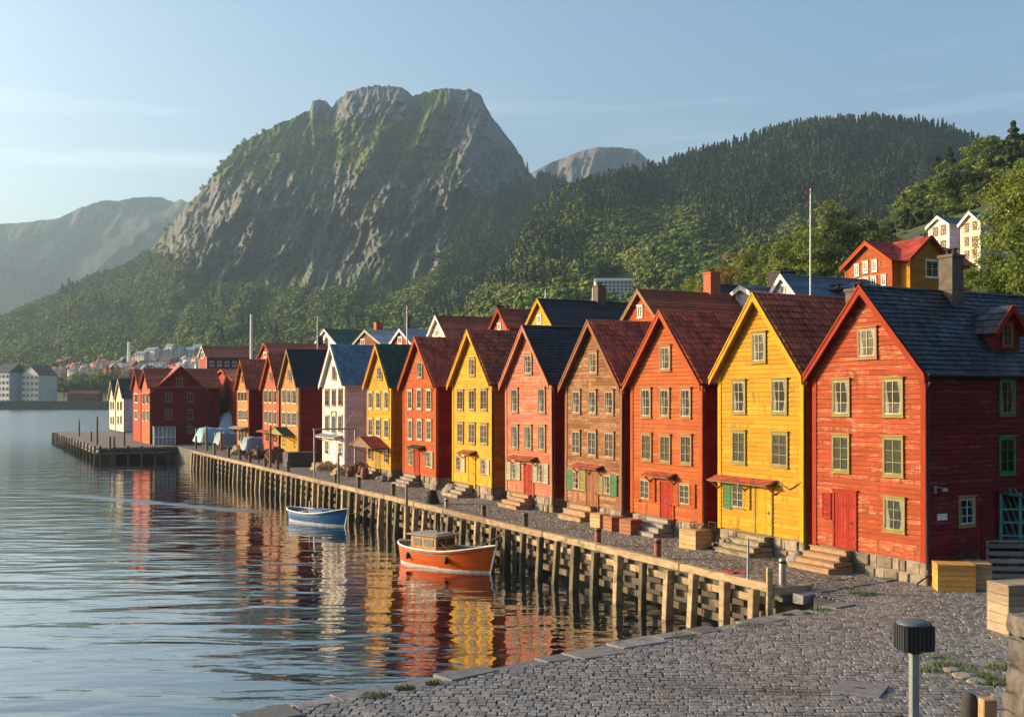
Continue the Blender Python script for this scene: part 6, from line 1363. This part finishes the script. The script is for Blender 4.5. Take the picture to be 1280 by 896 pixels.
def tree(name, kind, lm, p, h_, wide, label, group=None, big=False):
    key = (kind, lm, big, random.randint(0, 2))
    if key not in CM:
        me = quad_mesh('crown', crown_quads(kind, hash_(key), 18000 if big == 2 else (7000 if big else 2600), .010 if big == 2 else (.015 if big else .024), 60 if big == 2 else 40), LM[lm]); tm = trunk_mesh('round' if kind != 'conifer' else kind, 3); tm.materials.append(BARK); CM[key] = (me, tm)
    t = thing(name, label, 'tree', p, random.random()*6.28, group); t.scale = (h_*wide, h_*wide, h_)
    for nm, me in zip(('crown', 'trunk'), CM[key]): o = bpy.data.objects.new(nm, me); COL.objects.link(o); o.parent = t
    return t
def hash_(k): return sum(ord(c)*(i+1) for i, c in enumerate(str(k))) % 9973
def ground_at(px, Zd): p = at(px, Zd); p.z = float(land(np.array(p.x), np.array(p.y)))-.3; return p
# the leafy clump between the roofs and the hill: crown top row and height fix each tree
for px, top, Zd, hh, wd, lm, lb in [
    (1062, 252, 165, 15, 1.25, 'dar', 'big dark green tree behind the orange villa'), (1036, 254, 172, 15, 1.2, 'yel', 'tall yellow green tree right of the flagpole'), (1012, 284, 160, 12, 1.35, 'gre', 'green tree behind the flagpole'),
    (1092, 285, 160, 11, 1.3, 'dar', 'dark rounded tree close to the orange villa roof'), (985, 296, 165, 11, 1.3, 'yel', 'yellow green tree left of the flagpole'), (962, 296, 175, 13, 1.1, 'gre', 'leafy green tree standing second left of the flagpole'),
    (935, 306, 190, 12, 1.35, 'amb', 'amber tinted tree above the black roofed house'), (908, 326, 185, 10, 1.5, 'amb', 'low amber tree left of the black roofed house'), (884, 330, 200, 10, 1.3, 'yel', 'yellow green tree behind the rear brick chimney'), (1000, 312, 150, 9, 1.5, 'yel', 'bushy tree above the blue roof, by the flagpole foot'), (1042, 300, 148, 11, 1.5, 'dar', 'dark bushy tree left of the orange villa'), (1120, 292, 175, 11, 1.2, 'gre', 'green tree above the red roof of the orange villa'), (950, 330, 160, 8, 1.6, 'gre', 'low green tree between amber tree and blue roof'), (868, 348, 215, 8, 1.5, 'gre', 'small green tree left of the brick chimney')]:
    zt = height(top, Zd); p = at(px, Zd, zt-hh); tree('leafy_tree', 'bushy', lm, p, hh, wd*.85, lb, 'trees between the roofs and the hill', 1)
# the big tree at the right edge, by the hill houses
for px, top, Zd, hh, wd, lm, lb, b in [(1306, 198, 72, 11.5, .95, 'yel', 'big bright green tree at the right edge, over the slate roof', 2), (1246, 316, 78, 5.5, 1.1, 'gre', 'low bushy tree in front of the cream hill houses', 2), (1330, 245, 66, 9, 1.2, 'gre', 'big green tree partly out of view beyond the slate roof', 2)]:
    zt = height(top, Zd); tree('leafy_tree', 'round', lm, at(px, Zd, zt-hh), hh, wd, lb, 'trees between the roofs and the hill', b)
# the wooded slope at the upper right: firs and leafy trees in rising tiers
cnt = 0; rr = random.Random(11)
sil = [(1085, 325), (1105, 285), (1122, 250), (1150, 213), (1175, 192), (1200, 185), (1222, 172), (1250, 160), (1280, 152), (1330, 140), (1400, 130)]
sx_, sy_ = zip(*sil)
for tier in range(9):
    f_ = tier/8
    for k_ in range(13):
        px = 1095+k_*25+rr.uniform(-9, 9)+(tier % 2)*12; tp = np.interp(px, sx_, sy_); base = np.interp(px, [1085, 1150, 1400], [330, 318, 300]); top = tp+(base-tp)*f_*.9+rr.uniform(-7, 7)
        if top > base-6: continue
        Zd = 330-150*f_; con = rr.random() < (.62 if px < 1180 else .35)*(1-f_*.3)
        hh = rr.uniform(15, 20) if con else rr.uniform(11, 14); zt = height(top, Zd)
        tree('fir_tree' if con else 'leafy_tree', 'conifer' if con else 'bushy', 'con' if con else rr.choice(['gre', 'dar', 'gre', 'yel']), at(px, Zd, zt-hh), hh, rr.uniform(1.2, 1.7) if con else rr.uniform(1.05, 1.35), 'dark fir in the wood on the steep slope above the hill houses' if con else 'leafy tree in the wood on the steep slope above the hill houses', 'firs on the steep slope' if con else 'leafy trees on the steep slope', False)
# ground under that wood
sh = []
for f_ in np.linspace(-.15, 1.25, 14):
    row = []
    for px in np.linspace(1070, 1430, 26):
        tp = np.interp(px, sx_, sy_); base = np.interp(px, [1085, 1150, 1400], [330, 318, 300]); top = tp+(base-tp)*f_*.9; Zd = 330-150*f_; row.append(at(px, Zd, height(top, Zd)-12.5))
    sh.append(row)
k = MB(); k.grid(sh); struct(k.build('wooded_slope', MATS['hill_floor'] if 'hill_floor' in MATS else grass))
# far waterfront trees
for i, (px, top, hh, lm) in enumerate([(60, 470, 9, 'gre'), (70, 467, 9, 'dar'), (80, 466, 10, 'gre'), (92, 468, 9, 'gre'), (100, 462, 11, 'yel'), (112, 460, 12, 'gre'), (124, 461, 12, 'gre'), (135, 460, 12, 'dar'), (146, 462, 11, 'gre'), (156, 463, 11, 'gre'), (166, 468, 9, 'dar'), (118, 468, 10, 'dar'), (88, 474, 8, 'dar')]):
    Zd = 655+(i % 3)*8; tree('leafy_tree', 'bushy', lm, at(px, Zd, height(top, Zd)-hh*1.45), hh*1.45, 1.0, 'round green tree in the row along the far waterfront', 'trees along the far waterfront', False)

# ================================================================== THE FAR TOWN
GW = mat('grey_block_wall', (.42, .44, .46), var=.15); DW = mat('dark_block_window', (.05, .06, .075), rough=.2, var=.2)
def block(name, label, px0, px1, top, base, Zd, dep, wm, rm, floors, cols, gable=True, shift=0, cat_rot=True):
    a = at(px0, Zd); b = at(px1, Zd); wd = (b.x-a.x)*(1.04 if cat_rot else 1); z0 = height(base, Zd); he = height(top, Zd)-z0; t = thing(name, label, 'apartment block', (a.x, Zd, z0), -.42 if cat_rot else 0)
    k = MB(); k.box(0, wd, 0, dep, -3, he*.78); 
    if gable: k.add([(wd*.08, -.01, he*.78), (wd*.92, -.01, he*.78), (wd*.5, -.01, he*.98)], [(0, 1, 2)])
    k.build('wall', wm, t)
    r = MB()
    if gable:
        for sg in (-1, 1): q = [(wd/2+sg*wd*.54, -.6, he*.76), (wd/2, -.6, he), (wd/2, dep, he), (wd/2+sg*wd*.54, dep, he*.76)]; r.add(q+[(x, y, z-.5) for x, y, z in q], [(0, 1, 2, 3), (4, 5, 6, 7), (0, 1, 5, 4), (0, 3, 7, 4)])
    else: r.add([(-.3, -.5, he*.77), (wd+.3, -.5, he*.77), (wd+.3, dep*.5, he), (-.3, dep*.5, he), (-.3, dep, he*.77), (wd+.3, dep, he*.77)], [(0, 1, 2, 3), (3, 2, 5, 4), (0, 3, 4), (1, 5, 2)])
    r.build('roof', rm, t)
    for i in range(floors):
        for j in range(cols):
            x = wd*(j+.5)/cols; z = he*.76*(i+.45)/floors; m = MB(); m.box(x-wd/cols*.28, x+wd/cols*.28, -.12, .01, z-he*.76/floors*.25, z+he*.76/floors*.25); m.build('window', DW, t)
    return t
block('apartment_block', 'white waterfront block with dark gabled roof and five storeys', 27, 54.5, 456, 505, 640, 14, WHI, T_BLK, 5, 4)
block('apartment_block', 'grey white waterfront block at the left edge with black roof', -8, 18, 454, 505, 642, 14, GW, T_BLK, 5, 4, False)
block('apartment_block', 'low recessed grey block between the two white waterfront blocks', 18.2, 26.8, 470, 505, 648, 10, GW, T_BLK, 4, 2, False)
k = block('pavilion', 'low rust roofed pavilion under the waterfront trees', 84, 122, 488, 505, 645, 8, RUST, mat('rust_roof', (.34, .11, .05)), 1, 7, False, 0, False); k['category'] = 'pavilion'
# waterfront wall
k = MB(); rr = random.Random(3); k.beam((-420, 616.5, .3), (40, 626.5, .3), 2, 5); sw = k.build('sea_wall', quay_stone); struct(sw)
# hotel on the slope
ht = block('hotel', 'pale grey terraced hotel among the trees on the hill', 745, 790, 346, 368, 470, 12, LAV, T_GRY, 4, 9, False, 0, False); ht['category'] = 'hotel'
# the town's houses on the rising ground
rr = random.Random(21); HM = [WHI, CREAM, LAV, GW, OCH_S, BARN, WHI, CREAM, WHI]; RM = [T_BLK, T_RED, T_GRY, T_BLU, T_RED, T_BLK]
HN = ['white', 'cream', 'lilac grey', 'grey', 'ochre', 'dark red', 'white', 'cream', 'white']; RN = ['black', 'dark red', 'pale grey', 'blue', 'dark red', 'black']
def town_house(px, base, Zd, wpx, hpx, ih, ir, ry):
    p = at(px, Zd, height(base, Zd)); sc = Zd/F; wd, he = wpx*sc, hpx*sc; k = MB(); dp = wd*.8; e = he*.62
    k.box(-wd/2, wd/2, -dp/2, dp/2, -6, e)
    for sg in (-1, 1):
        q = [(-wd*.56, sg*dp*.58, e-.15), (wd*.56, sg*dp*.58, e-.15), (wd*.56, 0, he), (-wd*.56, 0, he)]; k.add(q, [(0, 1, 2, 3)], 1)
    for sg in (-1, 1): k.add([(sg*wd*.5, -dp/2, e), (sg*wd*.5, dp/2, e), (sg*wd*.5, 0, he-.2)], [(0, 1, 2)], 0)
    for j in range(3):
        for zz in (.28, .68): x = wd*(-.33+.33*j); k.box(x-wd*.07, x+wd*.07, -dp/2-.06, -dp/2, e*zz-e*.11, e*zz+e*.11, 2)
    for j in range(2):
        for zz in (.28, .68): y = dp*(-.22+.44*j)
    o = k.build('town_house', [HM[ih], RM[ir], DW], None, loc=p, rotz=ry, fix=True)
    tag(o, '%s house with %s roof in the far town under the mountain' % (HN[ih], RN[ir]), 'house', '%s houses with %s roofs in the far town' % (HN[ih], RN[ir]))
spots = []
for px in np.arange(50, 320, 4.0):
    for lay in range(4):
        x = px+rr.uniform(-2.5, 2.5); top = np.interp(x, [58, 90, 150, 200, 250, 300], [456, 448, 442, 436, 431, 429]); b = top+7+lay*6.5+rr.uniform(-2, 2)
        if b > np.interp(x, [58, 160, 170, 300], [472, 464, 472, 464]): continue
        Zd = 830-lay*55+rr.uniform(-15, 15); town_house(x, b, Zd, rr.uniform(5, 9), rr.uniform(5.5, 8.5), rr.randrange(9), rr.randrange(6), rr.uniform(-1.0, -.15))
for px, b, wpx, hpx, ih in [(192, 443, 17, 9, 0), (205, 447, 15, 11, 0), (222, 445, 17, 12, 3), (238, 447, 16, 13, 0), (248, 442, 12, 12, 3), (178, 447, 14, 8, 0), (214, 437, 11, 7, 0)]:
    town_house(px, b, 735+px*.1, wpx, hpx, ih, 2, rr.uniform(-.7, -.3))
for px, b, Zd, ih in [(447, 390, 930, 6), (105, 428, 1000, 4), (72, 428, 1000, 0), (282, 425, 900, 1)]: town_house(px, b, Zd, 7, 8, ih, 1, .3)
# tower of the far town
pole('church_spire', 'pale thin spire in the far town', 'spire', at(161, 760, height(452, 760)), 14, 1.1, TR['white'])

# ================================================================== A PERSON
def person(label, p, rz):
    t = thing('person', label, 'person', p, rz)
    J = {'pel': (0, 0, .95), 'chest': (0, .01, 1.3), 'neck': (0, .0, 1.48), 'head0': (0, -.01, 1.56), 'head': (0, -.015, 1.70), 'hl': (.10, 0, .9), 'kl': (.11, -.03, .5), 'al': (.11, .02, .09), 'tl': (.12, -.14, .04), 'hr': (-.10, 0, .9), 'kr': (-.12, .04, .5), 'ar': (-.13, .12, .09), 'tr': (-.13, -.04, .04), 'sl': (.19, 0, 1.40), 'el': (.25, .03, 1.12), 'wl': (.24, -.08, .88), 'fl': (.235, -.11, .79), 'sr': (-.19, 0, 1.40), 'er': (-.26, .04, 1.12), 'wr': (-.25, -.06, .87), 'fr': (-.245, -.09, .78)}
    Rr = dict(pel=.155, chest=.165, neck=.06, head0=.07, head=.10, hl=.10, kl=.065, al=.045, tl=.04, hr=.10, kr=.065, ar=.045, tr=.04, sl=.075, el=.05, wl=.035, fl=.035, sr=.075, er=.05, wr=.035, fr=.035)
    E_ = [('pel', 'chest'), ('chest', 'neck'), ('neck', 'head0'), ('head0', 'head'), ('pel', 'hl'), ('hl', 'kl'), ('kl', 'al'), ('al', 'tl'), ('pel', 'hr'), ('hr', 'kr'), ('kr', 'ar'), ('ar', 'tr'), ('chest', 'sl'), ('sl', 'el'), ('el', 'wl'), ('wl', 'fl'), ('chest', 'sr'), ('sr', 'er'), ('er', 'wr'), ('wr', 'fr')]
    ks = list(J); me = bpy.data.meshes.new('body'); me.from_pydata([J[k] for k in ks], [(ks.index(a), ks.index(b)) for a, b in E_], [])
    skinm = mat('dark_clothing', (.035, .035, .045), rough=.9, var=.3, ns=6)
    o = bpy.data.objects.new('body', me); COL.objects.link(o); o.parent = t; me.materials.append(skinm); m = o.modifiers.new('skin', 'SKIN'); 
    for i, k in enumerate(ks): me.skin_vertices[0].data[i].radius = (Rr[k], Rr[k]*.8)
    me.skin_vertices[0].data[0].use_root = True; o.modifiers.new('sub', 'SUBSURF').render_levels = 2
    f = MB(); f.lathe([(0, 1.60), (.05, 1.61), (.078, 1.68), (.082, 1.74), (.06, 1.79), (0, 1.80)], 12, 0, (0, -.035)); f.build('face', mat('face_skin', (.42, .25, .18), var=.1), o)
    hh = MB(); hh.lathe([(.095, 1.68), (.105, 1.74), (.09, 1.81), (.05, 1.845), (0, 1.85)], 12, 0, (0, .005)); hh.build('hair', mat('dark_hair', (.03, .02, .015), var=.3), o)
    c = MB(); c.lathe([(.21, .72), (.205, .95), (.19, 1.15), (.215, 1.36), (.12, 1.49), (.07, 1.51)], 14); c.build('coat', mat('dark_coat', (.025, .028, .038), rough=.9, var=.25, ns=6), o)
    return t
person('person in a dark coat standing on the quay among the bollards, facing the water', PV(323, 27.6), rad(-60))

# ================================================================== HAZE
HB = MB(); HB.box(-1500, 2850, -900, 5600, WZ-5.5, 1010)
hz = bpy.data.materials.new('haze'); hz.use_nodes = True; t = hz.node_tree; t.nodes.clear(); out = t.nodes.new("ShaderNodeOutputMaterial"); pv = t.nodes.new("ShaderNodeVolumePrincipled")
pv.inputs['Color'].default_value = (.52, .76, 1.0, 1); pv.inputs['Density'].default_value = .000115; pv.inputs['Anisotropy'].default_value = .35
t.links.new(pv.outputs[0], out.inputs['Volume'])
tag(HB.build('haze', hz, rotz=rad(24)), kind='stuff')
